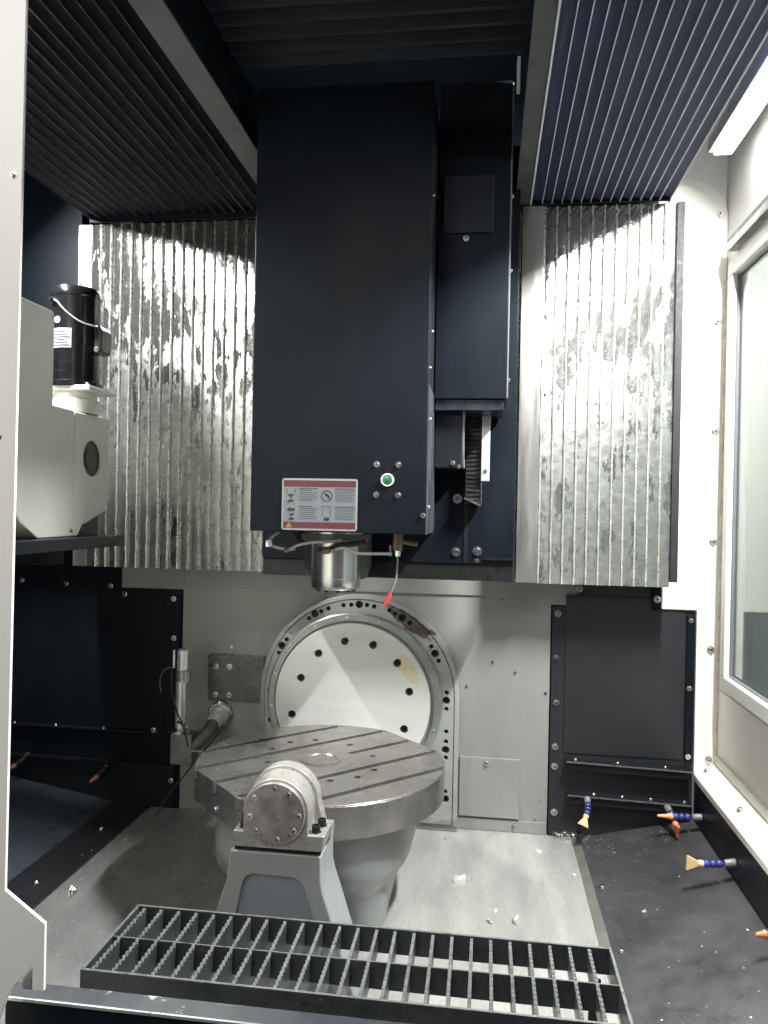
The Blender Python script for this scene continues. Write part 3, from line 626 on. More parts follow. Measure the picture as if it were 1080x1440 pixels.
# hoses round the nose
fy = SY-0.10
obj('coolant_ring', MB().lathe([(0.090,-0.062),(0.090,-0.078),(0.082,-0.082),(0.079,-0.066)], (SX,SY,0), 'z', 48), pm('ring_grey', (0.13,0.14,0.13), 0.4, 0.3, 0.3, 20), hs)
obj('hose', MB().tube(spline([(-0.517,fy+0.01,-0.060),(-0.530,fy,-0.072),(-0.538,fy,-0.086),(-0.530,fy+0.004,-0.094),(-0.500,fy,-0.101),(-0.470,fy,-0.100)]), 0.0040), OFFW, hs)
obj('fitting', MB().cyl((-0.536,fy-0.004,-0.096),(-0.536,fy-0.004,-0.080),0.008,0.008,8), WHITEPL, hs)
obj('fitting', MB().cyl((-0.498,fy,-0.105),(-0.486,fy,-0.100),0.0065,0.0065,6), BRASS, hs)
obj('hose', MB().tube(spline([(-0.486,fy,-0.104),(-0.460,fy-0.01,-0.090),(-0.420,fy-0.02,-0.082),(-0.385,fy-0.02,-0.080),(-0.350,fy-0.01,-0.074)]), 0.0035), OFFW, hs)
obj('hose', MB().tube(spline([(-0.408,fy-0.01,-0.100),(-0.380,fy-0.02,-0.098),(-0.352,fy-0.01,-0.088),(-0.320,fy,-0.084),(-0.292,fy,-0.080)]), 0.0075), RUBBER, hs)
obj('fitting', MB().cyl((-0.394,fy-0.022,-0.102),(-0.378,fy-0.022,-0.100),0.010,0.010,6), BRASS, hs)
obj('fitting', MB().cyl((-0.374,fy-0.022,-0.100),(-0.364,fy-0.022,-0.098),0.008,0.008,6), STEEL, hs)
obj('hose', MB().tube(spline([(-0.364,fy-0.02,-0.098),(-0.340,fy-0.02,-0.094),(-0.310,fy-0.02,-0.105),(-0.282,fy-0.02,-0.106),(-0.225,fy-0.01,-0.105)]), 0.0036), OFFW, hs)
NX = -0.212
GREYPIPE = pm('grey_pipe', (0.26, 0.26, 0.25), 0.35, 0.5, 0.15, 30)
obj('nozzle_block', MB().cyl((NX,fy,-0.055),(NX,fy,-0.098),0.013,0.012,10), BRASS, hs)
obj('nozzle_arm', MB().tube([(NX,fy,-0.072),(NX+0.032,fy-0.004,-0.078),(NX+0.048,fy-0.004,-0.080)], 0.006, 8), pm('olive_arm', (0.10,0.11,0.06), 0.4, 0.3, 0.3, 40), hs)
obj('nozzle_nut', MB().cyl((NX,fy,-0.098),(NX,fy,-0.112),0.0085,0.007,6), STEEL, hs)
obj('nozzle_nut', MB().cyl((NX-0.018,fy-0.002,-0.085),(NX-0.018,fy-0.002,-0.112),0.0035,0.003,6), BRASS, hs)
tp = obj('coolant_pipe', MB().tube(spline([(NX,fy,-0.112),(NX-0.001,fy,-0.145),(NX-0.003,fy-0.004,-0.168),(NX-0.011,fy-0.01,-0.192),(NX-0.016,fy-0.012,-0.206)]), 0.0023), GREYPIPE, hs)
obj('red_tip', MB().tube([(NX-0.0148,fy-0.0115,-0.202),(NX-0.020,fy-0.014,-0.216),(NX-0.030,fy-0.017,-0.233)], [0.0052,0.005,0.0028], 8), RED, tp)

# saddle plate behind the head
sd = thing('saddle_plate', 'tall navy saddle plate behind the machining head', 'plate', (-0.27, 2.17, -0.17))
obj('plate', MB().box(-0.640, 0.078, 2.160, 2.185, -0.145, 1.02), NAVY, sd, 0.002)
obj('lower_lip', MB().box(-0.640, 0.078, 2.165, 2.27, -0.192, -0.1455), BLACK, sd, 0.002)
obj('centre_strip', MB().box(-0.060, -0.048, 2.157, 2.1595, -0.142, 0.06), NAVY_G, sd)
obj('foot_bar', MB().box(-0.005, 0.077, 2.154, 2.1595, -0.132, -0.126), BLACK, sd)
for x, z in ((-0.080, 0.037), (-0.081,-0.112), (-0.022,-0.108)): put('bolt', BOLT, (x, 2.1595, z), parent=sd, scale=1.15)
put('bolt', BOLT_S, (-0.023, 2.1595, -0.135), parent=sd)
obj('step_cover', MB().box(-0.138, -0.066, 2.02, 2.1595, 0.115, 0.262), NAVY_G, sd, 0.003)
sm = MB(); sm.prism([(2.02,0.262),(2.02,0.165),(2.045,0.118),(2.158,0.118),(2.158,0.262)], 'x', -0.0655, -0.0600)
obj('step_side', sm, pm('pale_side_paint', (0.21,0.22,0.21), 0.4, 0.2, 0.15, 12), sd, 0.001)
put('bolt', BOLT_S, (-0.088, 2.0195, 0.128), parent=sd); put('bolt', BOLT_S, (-0.073, 2.0195, 0.119), parent=sd, scale=0.8)
kc = obj('cable_chain', MB().box(-0.058, -0.016, 2.115, 2.158, 0.025, 0.262), RUBBER, sd)
ck = MB(); ck.box(-0.0195, 0.0195, -0.004, 0.0, -0.0035, 0.0035); ckm = ck.mesh('chain_link', pm('link_black', (0.02,0.021,0.022), 0.35, 0.2, 0.3, 40))
for i in range(19): put('chain_link', ckm, (-0.037, 2.1148, 0.036+i*0.0118), (random.uniform(-0.1,0.1), random.uniform(-0.08,0.08), 0), kc)
obj('cover_strip', MB().box(-0.0155, 0.0075, 2.098, 2.120, 0.085, 0.262), ALU, sd, 0.0015)
put('screw', BOLT_S, (-0.004, 2.0978, 0.112), parent=sd, scale=0.8)
obj('strip_tail', MB().box(-0.0150, -0.0118, 2.108, 2.135, 0.022, 0.0848), STEEL, sd)
obj('clip_bracket', MB().hexa([(-0.060,2.10,0.036),(-0.015,2.10,0.016),(-0.015,2.15,0.016),(-0.060,2.15,0.036)], [(-0.060,2.10,0.040),(-0.015,2.10,0.021),(-0.015,2.15,0.021),(-0.060,2.15,0.040)]), STEEL, sd)

# ================================================================== TRUNNION
AX, AZ = -0.402, -0.604
# fixed arch housing on the wall
hd = thing('trunnion_housing', 'grey arched trunnion housing with bolt holes on the rear wall', 'housing', (AX, 2.42, -0.99))
def arch(r, zb, n=40, cx=-0.390, cz=-0.588): return [(cx-r, zb)] + [(cx-r, cz)] + arc(cx, cz, r, PI, 0, n)[1:-1] + [(cx+r, cz), (cx+r, zb)]
ar = obj('arch_plate', MB().prism(arch(0.303, -0.975), 'y', 2.400, 2.439), ARCHM, hd)
rim = MB(); o_, i_ = arch(0.320, -0.985), arch(0.3045, -0.985)
n = len(o_)
vs = [(p[0], 2.405, p[1]) for p in o_] + [(p[0], 2.439, p[1]) for p in o_] + [(p[0], 2.402, p[1]) for p in i_] + [(p[0], 2.439, p[1]) for p in i_]
fs = []
for i in range(n-1): fs += [(i, i+1, n+i+1, n+i), (2*n+i, 2*n+i+1, i+1, i), (3*n+i, 3*n+i+1, 2*n+i+1, 2*n+i)]
fs += [(0, n, 3*n, 2*n), (n-1, 2*n-1, 4*n-1, 3*n-1)]
rim.add(vs, fs); obj('rim_bead', rim, ARCHM, hd, 0.003)
obj('base_foot', MB().box(-0.70, -0.07, 2.408, 2.438, -0.999, -0.9755), CAST, hd, 0.002)
big = [(-0.534,-0.334),(-0.392,-0.299),(-0.254,-0.335),(-0.64,-0.44),(-0.149,-0.444),(-0.674,-0.586),(-0.111,-0.589),(-0.11,-0.743),(-0.108,-0.896)]
sml = [(-0.553,-0.349),(-0.514,-0.325),(-0.49,-0.315),(-0.442,-0.303),(-0.417,-0.301),(-0.367,-0.3),(-0.344,-0.304),(-0.295,-0.314),(-0.277,-0.324),(-0.23,-0.351),(-0.625,-0.42),(-0.65,-0.463),(-0.161,-0.423),(-0.137,-0.466),(-0.673,-0.559),(-0.674,-0.611),(-0.675,-0.68),(-0.11,-0.564),(-0.11,-0.615),(-0.109,-0.686),(-0.109,-0.717),(-0.109,-0.767),(-0.109,-0.873)]
ct = MB()
for x, z in big: ct.cyl((x,2.39,z),(x,2.425,z),0.0122,n=18)
for x, z in sml: ct.cyl((x,2.39,z),(x,2.418,z),0.0072,n=14)
cut(ar, ct)
for x, z in big: put('socket_screw', SOCK_B, (x, 2.4245, z), parent=hd)
for x, z in sml: put('socket_screw', SOCK_S, (x, 2.4175, z), parent=hd)
rg = obj('seal_ring', MB().lathe([(0.279,2.3995),(0.279,2.388),(0.274,2.384),(0.2555,2.384),(0.2550,2.3995)], (AX,0,AZ), 'y', 96, True), RINGM, hd)
for k in range(16):
    a = 2*PI*k/16 + 0.1; put('screw', SCREW_C, (AX+0.2655*math.cos(a), 2.3838, AZ+0.2655*math.sin(a)), parent=rg, scale=0.55)
# scraped pads smeared with grease, one on either shoulder
def pad(name, pts, mat, yy): 
    b = MB(); b.prism(pts, 'y', yy, yy+0.0006); return obj(name, b, mat, hd)
def ragged(cx, cz, a, bq, rot, k=26, seed=1):
    r = random.Random(seed); out = []
    for i in range(k):
        t = 2*PI*i/k; q = 1 + r.uniform(-0.22, 0.16); u, v = a*q*math.cos(t), bq*q*math.sin(t)
        out.append((cx+u*math.cos(rot)-v*math.sin(rot), cz+u*math.sin(rot)+v*math.cos(rot)))
    return out
def clip_convex(poly, n, d):
    out = []
    for i in range(len(poly)):
        a, b = poly[i], poly[(i+1) % len(poly)]
        da = a[0]*n[0]+a[1]*n[1]-d; db = b[0]*n[0]+b[1]*n[1]-d
        if da <= 0: out.append(a)
        if (da < 0 < db) or (db < 0 < da):
            t = da/(da-db); out.append((a[0]+(b[0]-a[0])*t, a[1]+(b[1]-a[1])*t))
    return out

# ------------------------------------------------------------------ tilting table: faceplate, cradle, round T-slot plate
TX, TY, TZ = -0.405, 1.930, -0.641
tb = thing('rotary_table', 'round steel tilting table with five T-slots', 'rotary table', (TX, TY, -0.99))
fp = obj('faceplate', MB().lathe([(0.247,2.398),(0.247,2.378),(0.245,2.375),(0.0,2.375)], (AX-0.004,0,AZ), 'y', 128), DISCM, tb)
dh = [(-0.515,-0.455),(-0.431,-0.413),(-0.341,-0.421),(-0.264,-0.474),(-0.57,-0.535),(-0.225,-0.562),(-0.597,-0.652),(-0.239,-0.679),(-0.585,-0.70),(-0.27,-0.73)]
ct = MB()
for x, z in dh: ct.cyl((x,2.36,z),(x,2.392,z),0.0128,n=20)
cut(fp, ct)
for x, z in dh: put('socket_screw', SOCK_B, (x, 2.3915, z), parent=fp, scale=1.05)
# round top with two flats, T-slots at 45 degrees
RT, FLAT, SW = 0.315, 0.295, 0.0088
def outline(r, fl, n=120):
    p = [(r*math.cos(2*PI*i/n), r*math.sin(2*PI*i/n)) for i in range(n)]
    p = clip_convex(p, (1,0), fl); return clip_convex(p, (-1,0), fl)
def rot45(p): c = math.cos(PI/4); return (TX + (p[0]-p[1])*c, TY + (p[0]+p[1])*c)
top = MB(); slots = [-0.226,-0.113,0.0,0.113,0.226]
edges = [-1] + slots + [1]
for i in range(6):
    p = outline(RT, FLAT)
    lo = edges[i] + (SW if i else 0); hi = edges[i+1] - (SW if i < 5 else 0)
    if i: p = clip_convex(p, (0,-1), -lo)
    if i < 5: p = clip_convex(p, (0,1), hi)
    pc = [rot45(q) for q in p]
    top.prism(pc, 'z', TZ-0.036, TZ)
pl = obj('top_plate', top, [TABLEM], tb)
top2 = MB().lathe([(0.086,TZ-0.030),(0.086,TZ+0.0003),(0.0364,TZ+0.0003),(0.0364,TZ-0.030)], (TX,TY,0), 'z', 56, True)
obj('centre_boss', top2, TABLEM, tb)
eo, ei = [rot45(q) for q in outline(RT+0.0004, FLAT+0.0004, 160)], [rot45(q) for q in outline(RT-0.0024, FLAT-0.0024, 160)]
if len(eo) == len(ei):
    k_ = len(eo); em = MB().add([(*p, TZ-0.0026) for p in eo] + [(*p, TZ+0.0004) for p in ei] + [(*p, TZ-0.0030) for p in ei], [f for i in range(k_) for f in ((i, (i+1) % k_, k_+(i+1) % k_, k_+i), (k_+i, k_+(i+1) % k_, 2*k_+(i+1) % k_, 2*k_+i), (2*k_+i, 2*k_+(i+1) % k_, (i+1) % k_, i))])
    obj('edge_chamfer', em, RIMM, tb)
holes = [(-0.52,2.056),(-0.456,2.088),(-0.551,1.99),(-0.355,2.064),(-0.28,1.982),(-0.534,1.884),(-0.261,1.877),(-0.293,1.819),(-0.352,1.783)]
ct = MB()
for x, yq in holes: ct.cyl((x,yq,TZ-0.019),(x,yq,TZ+0.02),0.0088,n=16)
ct.cyl((TX,TY,TZ-0.012),(TX,TY,TZ+0.02),0.036,n=40)
cut(pl, ct)
lw = MB(); lw.prism([rot45(q) for q in outline(RT, FLAT)], 'z', TZ-0.075, TZ-0.0361)
rm_ = obj('rim', lw, [TABLEM, SLOT_SHADE], tb)
for p_ in rm_.data.polygons: p_.material_index = 1 if p_.normal.z > 0.9 else 0
obj('centre_bore', MB().lathe([(0.052,TZ+0.0004),(0.052,TZ+0.0022),(0.040,TZ+0.0026),(0.0362,TZ-0.001),(0.0355,TZ-0.0115)], (TX,TY,0), 'z', 48), pm('bore_ring_steel', (0.30,0.26,0.235), 0.32, 0.8, 0.3, 30), tb)
obj('bore_plug', MB().lathe([(0.0352,TZ-0.0118),(0.0352,TZ-0.0098),(0.018,TZ-0.0092),(0.016,TZ-0.0112),(0,TZ-0.0112)], (TX,TY,0), 'z', 32), pm('bore_plug_steel', (0.10,0.065,0.058), 0.4, 0.5, 0.5, 60), tb)
def loft(mb, rings):
    k = len(rings[0]); vs = [p for r in rings for p in r]
    fs = [(j*k+i, j*k+(i+1) % k, (j+1)*k+(i+1) % k, (j+1)*k+i) for j in range(len(rings)-1) for i in range(k)]
    fs += [list(range(k))[::-1], [(len(rings)-1)*k+i for i in range(k)]]
    return mb.add(vs, fs)
def sup(cx, cy, a, b, z, e=3.2, n=48):
    out = []
    for i in range(n):
        t = 2*PI*i/n; c, s_ = math.cos(t), math.sin(t)
        out.append((cx + a*math.copysign(abs(c)**(2/e), c), cy + b*math.copysign(abs(s_)**(2/e), s_), z))
    return out
cb = MB(); cx = TX-0.002
loft(cb, [sup(cx,TY+0.01,0.250,0.300,TZ-0.0755,2.2), sup(cx,TY+0.01,0.250,0.298,-0.795,2.4), sup(cx,TY+0.02,0.238,0.285,-0.840,3.0), sup(cx+0.005,TY+0.03,0.195,0.270,-0.872,4.5), sup(cx+0.008,TY+0.03,0.184,0.262,-0.93,6), sup(cx+0.01,TY+0.03,0.176,0.252,-0.985,6)])
obj('cradle', cb, CAST, tb)
obj('cradle_neck', MB().lathe([(0.120,2.374),(0.120,2.20)], (AX,0,-0.80), 'y', 48), CAST, tb)
for k, (x, yq) in enumerate(((-0.70,1.87),(-0.66,1.79),(-0.61,1.72))):
    put('bolt', BOLT, (x+0.005, yq-0.005, -0.700), (0, 0, -0.7), tb, 0.9)

# ------------------------------------------------------------------ front bearing pedestal
FY = 1.484
pd = thing('bearing_pedestal', 'grey cast pedestal with round scuffed bearing cap in front of the table', 'pedestal', (AX, 1.55, -1.0))
bd = MB()
bd.hexa([(-0.545,FY+0.004,-1.0),(-0.205,FY+0.004,-1.0),(-0.215,1.61,-1.0),(-0.545,1.61,-1.0)], [(-0.516,FY+0.004,-0.80),(-0.262,FY+0.004,-0.80),(-0.270,1.60,-0.80),(-0.516,1.60,-0.80)])
body = MB()
pf = [(-0.552,-1.0),(-0.522,-0.80),(-0.496,-0.688),(-0.308,-0.688),(-0.302,-0.742),(-0.262,-0.80),(-0.215,-1.0)]
pf = [(-0.572,-1.0),(-0.521,-0.805),(-0.503,-0.750),(-0.496,-0.688),(-0.310,-0.688),(-0.309,-0.740),(-0.304,-0.762),(-0.288,-0.808),(-0.225,-1.0)]
body.prism(pf, 'y', FY+0.006, 1.615)
bo = obj('body', body, CAST, pd)
rc = [(-0.520,-0.99),(-0.478,-0.795),(-0.470,-0.752),(-0.462,-0.740),(-0.448,-0.733),(-0.366,-0.735),(-0.352,-0.742),(-0.344,-0.755),(-0.324,-0.812),(-0.268,-0.99)]
cc = MB(); cc.prism(rc, 'y', FY-0.01, FY+0.018); cut(bo, cc)
bv = bo.modifiers.new('bevel', 'BEVEL'); bv.width = 0.003; bv.segments = 2; bv.limit_method = 'ANGLE'; bv.angle_limit = math.radians(35)
rc2 = [(-0.519,-0.989),(-0.4772,-0.796),(-0.4692,-0.753),(-0.4614,-0.741),(-0.4474,-0.734),(-0.3666,-0.736),(-0.3528,-0.743),(-0.3448,-0.756),(-0.3248,-0.813),(-0.269,-0.989)]
obj('recess_panel', MB().prism(rc2, 'y', FY+0.0155, FY+0.0178), CASTP, pd)
obj('shim_plate', MB().box(-0.488, -0.312, FY+0.010, 1.585, -0.6875, -0.6775), BLACK, pd)
hb = MB()
r1 = 0.0665
hp = [(-0.489,-0.677),(-0.307,-0.677),(-0.302,-0.645),(AX+r1,-0.645),(AX+r1,AZ)] + arc(AX, AZ, r1, 0, PI, 28)[1:-1] + [(AX-r1,AZ),(AX-r1,-0.645),(-0.489,-0.645)]
hb.prism(hp, 'y', FY, 1.548)
obj('bearing_housing', hb, pm('housing_ground_steel', (0.40,0.385,0.35), 0.33, 0.5, 0.15, 14, rvar=0.1, bump=0.05), pd, 0.0025)
r2 = 0.072
hp2 = [(-0.480,-0.677),(-0.302,-0.677),(-0.302,-0.650),(AX+r2+0.012,-0.650),(AX+r2,AZ)] + arc(AX, AZ, r2, 0, PI, 28)[1:-1] + [(AX-r2,AZ),(AX-r2-0.004,-0.650),(-0.480,-0.650)]
obj('rear_flange', MB().prism(hp2, 'y', 1.5485, 1.582), pm('flange_ground_steel', (0.47,0.455,0.42), 0.34, 0.6, 0.15, 14, rvar=0.1), pd, 0.002)
cap = obj('end_cap', MB().lathe([(0.0615,FY-0.0002),(0.0615,FY-0.007),(0.0595,FY-0.009),(0.0,FY-0.009)], (AX,0,AZ), 'y', 72), CAPM, pd)
for k in range(8):
    a = 2*PI*k/8 + 0.15*(1 if k % 3 else 0) + PI/2; put('screw', SCREW_C, (AX+0.0505*math.cos(a), FY-0.0088, AZ+0.0505*math.sin(a)), (0, random.uniform(0,1), 0), cap, 0.85)
for a in (0.95, -0.95, -2.1): 
    obj('tapped_hole', MB().cyl((AX+0.0505*math.cos(a),FY-0.0094,AZ+0.0505*math.sin(a)),(AX+0.0505*math.cos(a),FY-0.0088,AZ+0.0505*math.sin(a)),0.0022,n=8), INK, cap)
for x, yq in ((-0.470,1.500),(-0.477,1.532),(-0.323,1.500),(-0.318,1.532)):
    b = MB(); b.lathe([(0.0088,-0.6445),(0.0088,-0.631),(0.008,-0.6295),(0.0048,-0.6295),(0.0042,-0.637),(0,-0.637)], (x,yq,0), 'z', 16); obj('hex_bolt', b, BLACK, pd)
    b = MB(); b.lathe([(0.011,-0.6449),(0.011,-0.6432)], (x,yq,0), 'z', 16); obj('washer', b, STEEL, pd)

# ================================================================== LEFT: gear motor on its shelf
sh = thing('machine_shelf', 'dark shelf under the cream drive housing on the left', 'shelf', (-1.3, 1.92, -0.12))
obj('top', MB().box(-1.61, -1.050, 1.55, 2.135, -0.118, -0.0875), NAVY_G, sh, 0.002)
obj('bracket', MB().box(-1.30, -1.12, 1.85, 1.93, -0.160, -0.1185), NAVY, sh, 0.002)
gm = thing('gear_motor', 'cream drive housing with a black motor on the left shelf', 'motor', (-1.2, 1.9, -0.087))
XB = -1.100
slab = [(1.60,-0.0865),(1.935,-0.0865),(1.935,0.250),(1.832,0.250),(1.829,0.478),(1.822,0.490),(1.60,0.494)]
slab = [(1.62,0.06),(1.70,-0.045),(1.775,-0.0865),(1.935,-0.0865),(1.935,0.252),(1.831,0.252),(1.831,0.480),(1.824,0.490),(1.62,0.490)]
obj('housing', MB().prism(slab, 'x', -1.33, XB), CREAM, gm, 0.004)
sec = [(1.9365,-0.0865),(1.96,-0.0865),(1.985,-0.056),(2.012,-0.050),(2.105,-0.020),(2.132,0.02),(2.132,0.254),(1.9365,0.250)]
side = obj('gear_case', MB().prism(sec, 'x', -1.32, XB+0.001), CREAM, gm, 0.004)
cc = MB(); cc.cyl((XB-0.03,2.033,0.129),(XB+0.02,2.033,0.129),0.051,n=40); cut(side, cc)
side.modifiers['bevel'].width = 0.0015
obj('round_window', MB().lathe([(0.0505,XB-0.024),(0.0505,XB-0.006),(0.03,XB-0.006),(0.03,XB-0.004),(0,XB-0.004)], (0,2.033,0.129), 'x', 40), pm('dark_brown_plug', (0.020,0.013,0.012), 0.35, 0.2, 0.6, 50), gm)
put('bolt', BOLT_S, (XB+0.0005, 1.925, -0.070), (0,0,PI/2), gm)
put('screw', BOLT_S, (XB+0.0005, 1.822, 0.475), (0,0,PI/2), gm, 0.8)
obj('foot_block', MB().box(-1.25, -1.115, 1.95, 2.10, -0.087, -0.03), BLACK, gm)
MX, MY = -1.155, 2.03
obj('adapter_flange', MB().lathe([(0.066,0.2545),(0.066,0.290),(0.060,0.294),(0.060,0.312)], (MX,MY,0), 'z', 40), CREAM, gm)
obj('square_flange', MB().box(MX-0.068, MX+0.080, MY-0.066, MY+0.078, 0.3125, 0.326), CREAM, gm, 0.003)
mo = obj('motor_body', MB().lathe([(0.074,0.3265),(0.074,0.338),(0.066,0.342),(0.066,0.366),(0.0655,0.3665),(0.0655,0.368),(0.066,0.3685),(0.066,0.388),(0.0655,0.3885),(0.0655,0.39),(0.066,0.3905),(0.066,0.575),(0.0675,0.577),(0.0675,0.590),(0.060,0.602),(0.040,0.609),(0,0.611)], (MX,MY,0), 'z', 64), MOTOR, gm)
obj('lifting_stud', MB().cyl((MX+0.01,MY,0.609),(MX+0.01,MY,0.620),0.006,0.005,8), BLACK, mo)
obj('lead_wire', MB().tube(spline([(MX-0.040,MY-0.058,0.562),(MX-0.020,MY-0.068,0.555),(MX+0.010,MY-0.068,0.525),(MX+0.045,MY-0.054,0.500),(MX+0.076,MY-0.02,0.493)]), 0.0022, 8), OFFW, mo)
obj('wire_clip', MB().cyl((MX-0.043,MY-0.056,0.562),(MX-0.030,MY-0.068,0.562),0.006,0.006,8), STEEL, mo)
def plate_on(r, a0, a1, z0, z1, k=8):
    b = MB(); vs = []
    for i in range(k+1):
        a = a0+(a1-a0)*i/k
        for rr_ in (r, r+0.0008):
            for z in (z0, z1): vs.append((MX+rr_*math.cos(a), MY+rr_*math.sin(a), z))
    fs = []
    for i in range(k):
        q = 4*i; fs += [(q+2,q+6,q+7,q+3),(q,q+1,q+5,q+4),(q+1,q+3,q+7,q+5),(q,q+4,q+6,q+2)]
    fs += [(0,2,3,1),(4*k,4*k+1,4*k+3,4*k+2)]
    return b.add(vs, fs)
npl = obj('nameplate', plate_on(0.0662, -2.16, -1.22, 0.428, 0.482), LABELW, mo)
for k in range(6): obj('print_row', plate_on(0.0671, -2.08, -1.30-0.1*(k % 3), 0.434+k*0.0075, 0.436+k*0.0075), INKG, npl)
obj('round_sticker', MB().cyl((MX-0.018,MY-0.0640,0.505),(MX-0.0183,MY-0.0655,0.505),0.009,n=16), WHITEPL, mo)
tbx = MB(); tbx.prism([(-0.016,0.418),(0.008,0.424),(0.008,0.486),(-0.002,0.500),(-0.016,0.500)], 'y', MY-0.022, MY+0.035)
tbx.v = [(x+MX+0.080, yq, z) for x, yq, z in tbx.v]
obj('terminal_box', tbx, MOTOR, gm, 0.004)
put('bolt', BOLT_S, (MX+0.074, MY-0.0225, 0.432), parent=gm)
for dx, dy in ((0.068,-0.055),(0.068,0.06)): put('bolt', BOLT_S, (MX+dx, MY+dy, 0.3265), (-PI/2,0,0), gm, 1.2)

# ================================================================== tool probe and hose at the left of the table
pr_ = thing('tool_probe', 'slim silver tool probe column with cable left of the round table', 'probe', (-0.93, 2.30, -0.78))
pc_ = (-0.934, 2.30, 0)
obj('base', MB().box(-0.955, -0.885, 2.27, 2.33, -0.80, -0.705), pm('probe_base_grey', (0.20,0.21,0.20), 0.35, 0.5, 0.3, 20), pr_, 0.003)
obj('flange', MB().lathe([(0.036,-0.704),(0.036,-0.697),(0.020,-0.690)], pc_, 'z', 32), STEEL, pr_)
obj('column', MB().lathe([(0.0175,-0.690),(0.0175,-0.525)], pc_, 'z', 32), ALU, pr_)
obj('sleeve', MB().lathe([(0.023,-0.546),(0.023,-0.512),(0.019,-0.510)], (-0.928,2.30,0), 'z', 32), pm('sleeve_grey', (0.36,0.37,0.36), 0.3, 0.6, 0.2, 20), pr_)
obj('head', MB().lathe([(0.0185,-0.510),(0.0185,-0.474),(0.0165,-0.473),(0.0165,-0.468),(0.0185,-0.467),(0.0185,-0.450),(0.015,-0.446),(0,-0.446)], (-0.930,2.30,0), 'z', 32), ALU, pr_)
obj('side_bar', MB().box(-0.957, -0.951, 2.285, 2.292, -0.505, -0.448), STEEL, pr_)
obj('clamp_arm', MB().tube(spline([(-0.930,2.27,-0.665),(-0.905,2.26,-0.672),(-0.890,2.25,-0.690)]), 0.005, 8), STEEL, pr_)
obj('cable', MB().tube(spline([(-0.957,2.28,-0.500),(-0.985,2.285,-0.512),(-1.005,2.30,-0.545),(-1.010,2.32,-0.590)]), 0.0018, 6), GREYPL, pr_)
obj('cable', MB().tube(spline([(-0.957,2.28,-0.505),(-0.950,2.26,-0.560),(-0.925,2.24,-0.620),(-0.895,2.22,-0.660),(-0.872,2.20,-0.705),(-0.868,2.19,-0.712)]), 0.0028, 6), pm('dark_red_cable', (0.05,0.016,0.018), 0.45, 0, 0.4, 40), pr_)
hz = thing('sheathed_hose', 'braided hose leaving a gland on the rear wall beside the sensor plate', 'hose', (-0.80, 2.40, -0.66))
obj('gland', MB().lathe([(0.040,2.4395),(0.040,2.425),(0.034,2.418),(0.028,2.418),(0.028,2.435)], (-0.852,0,-0.676), 'y', 32, True), STEEL, hz)
obj('ferrule', MB().tube([(-0.852,2.43,-0.678),(-0.850,2.39,-0.684),(-0.848,2.35,-0.692)], [0.028,0.027,0.022], 20), CHIPM, hz)
hp_ = spline([(-0.850,2.36,-0.690),(-0.850,2.34,-0.700),(-0.860,2.315,-0.718),(-0.880,2.295,-0.740),(-0.900,2.295,-0.755)], 7)
obj('hose_body', MB().tube(hp_, [0.021 + 0.0012*(i % 2) for i in range(len(hp_))], 16), pm('braid_grey', (0.15,0.145,0.14), 0.4, 0.5, 0.5, 90, rvar=0.15, bump=0.5, bscale=220), hz)
obj('cable', MB().tube(spline([(-0.806,2.30,-0.700),(-0.835,2.25,-0.740),(-0.868,2.20,-0.79),(-0.905,2.16,-0.845),(-0.935,2.13,-0.90)]), 0.003, 6), RUBBER, hz)
obj('tie_strap', MB().tube([(-0.855,2.19,-0.727),(-0.825,2.19,-0.727),(-0.802,2.19,-0.729)], 0.0022, 6), OFFW, hz)

# ================================================================== flexible coolant nozzles
def nozzle(label, p0, p1, p2, tipw, tipmat, base=GREYPL, flat_=True, seg=BLUE):
    """from its base at p0 over a bend to the tip at p2: grey socket, blue ball segments, orange flat tip"""
    t = thing('coolant_nozzle', label, 'nozzle', p0, 'flexible coolant nozzles')
    P = spline([p0, p1, p2], 12); P = [Vector(p) for p in P]; n = len(P)-1
    def at(u): k = min(int(u*n), n-1); return P[k].lerp(P[k+1], u*n-k)
    L = sum((P[i+1]-P[i]).length for i in range(n))
    obj('socket', MB().tube([at(0), at(0.10), at(0.24), at(0.27)], [0.0105, 0.0105, 0.0095, 0.0075], 14), base, t)
    for u in (0.36, 0.48, 0.60):
        a, b = at(u-0.055), at(u+0.055)
        obj('segment', MB().tube([a, a.lerp(b,0.2), a.lerp(b,0.5), a.lerp(b,0.8), b], [0.0070, 0.0092, 0.0100, 0.0092, 0.0070], 14), seg, t)
    a, b = at(0.66), at(0.76)
    tp_ = obj('tip_collar', MB().tube([a, a.lerp(b,0.3), b], [0.0075, 0.0092, 0.0070], 14), tipmat, t)
    d = (P[-1]-at(0.76)).normalized(); s = d.cross(Vector((0,0,1)))
    if s.length < 0.2 or not flat_: s = d.orthogonal()
    if not flat_:
        obj('tip', MB().tube([at(0.75), at(0.9), at(1.0)], [0.0065, 0.0048, 0.0032], 12), tipmat, tp_)
        return t
    s = (Vector((0,0,1)) - d*d.z).normalized() if abs(d.z) < 0.8 else Vector((1,0,0)) - d*d.x
    s.normalize(); q = d.cross(s).normalized()
    a, b = at(0.75), P[-1]; vs = []
    for p, w_, h_ in ((a, 0.0055, 0.0055), (a.lerp(b,0.4), tipw*0.6, 0.0048), (b, tipw, 0.0028)):
        vs += [p + s*w_ + q*h_, p - s*w_ + q*h_, p - s*w_ - q*h_, p + s*w_ - q*h_]
    fs = [(3,2,1,0),(8,9,10,11)] + [(4*j+i, 4*j+(i+1) % 4, 4*j+4+(i+1) % 4, 4*j+4+i) for j in (0,1) for i in range(4)]
    mb_ = MB().add(vs, fs); obj('tip', mb_, tipmat, tp_, 0.001)
    return t
YM = YW-0.045
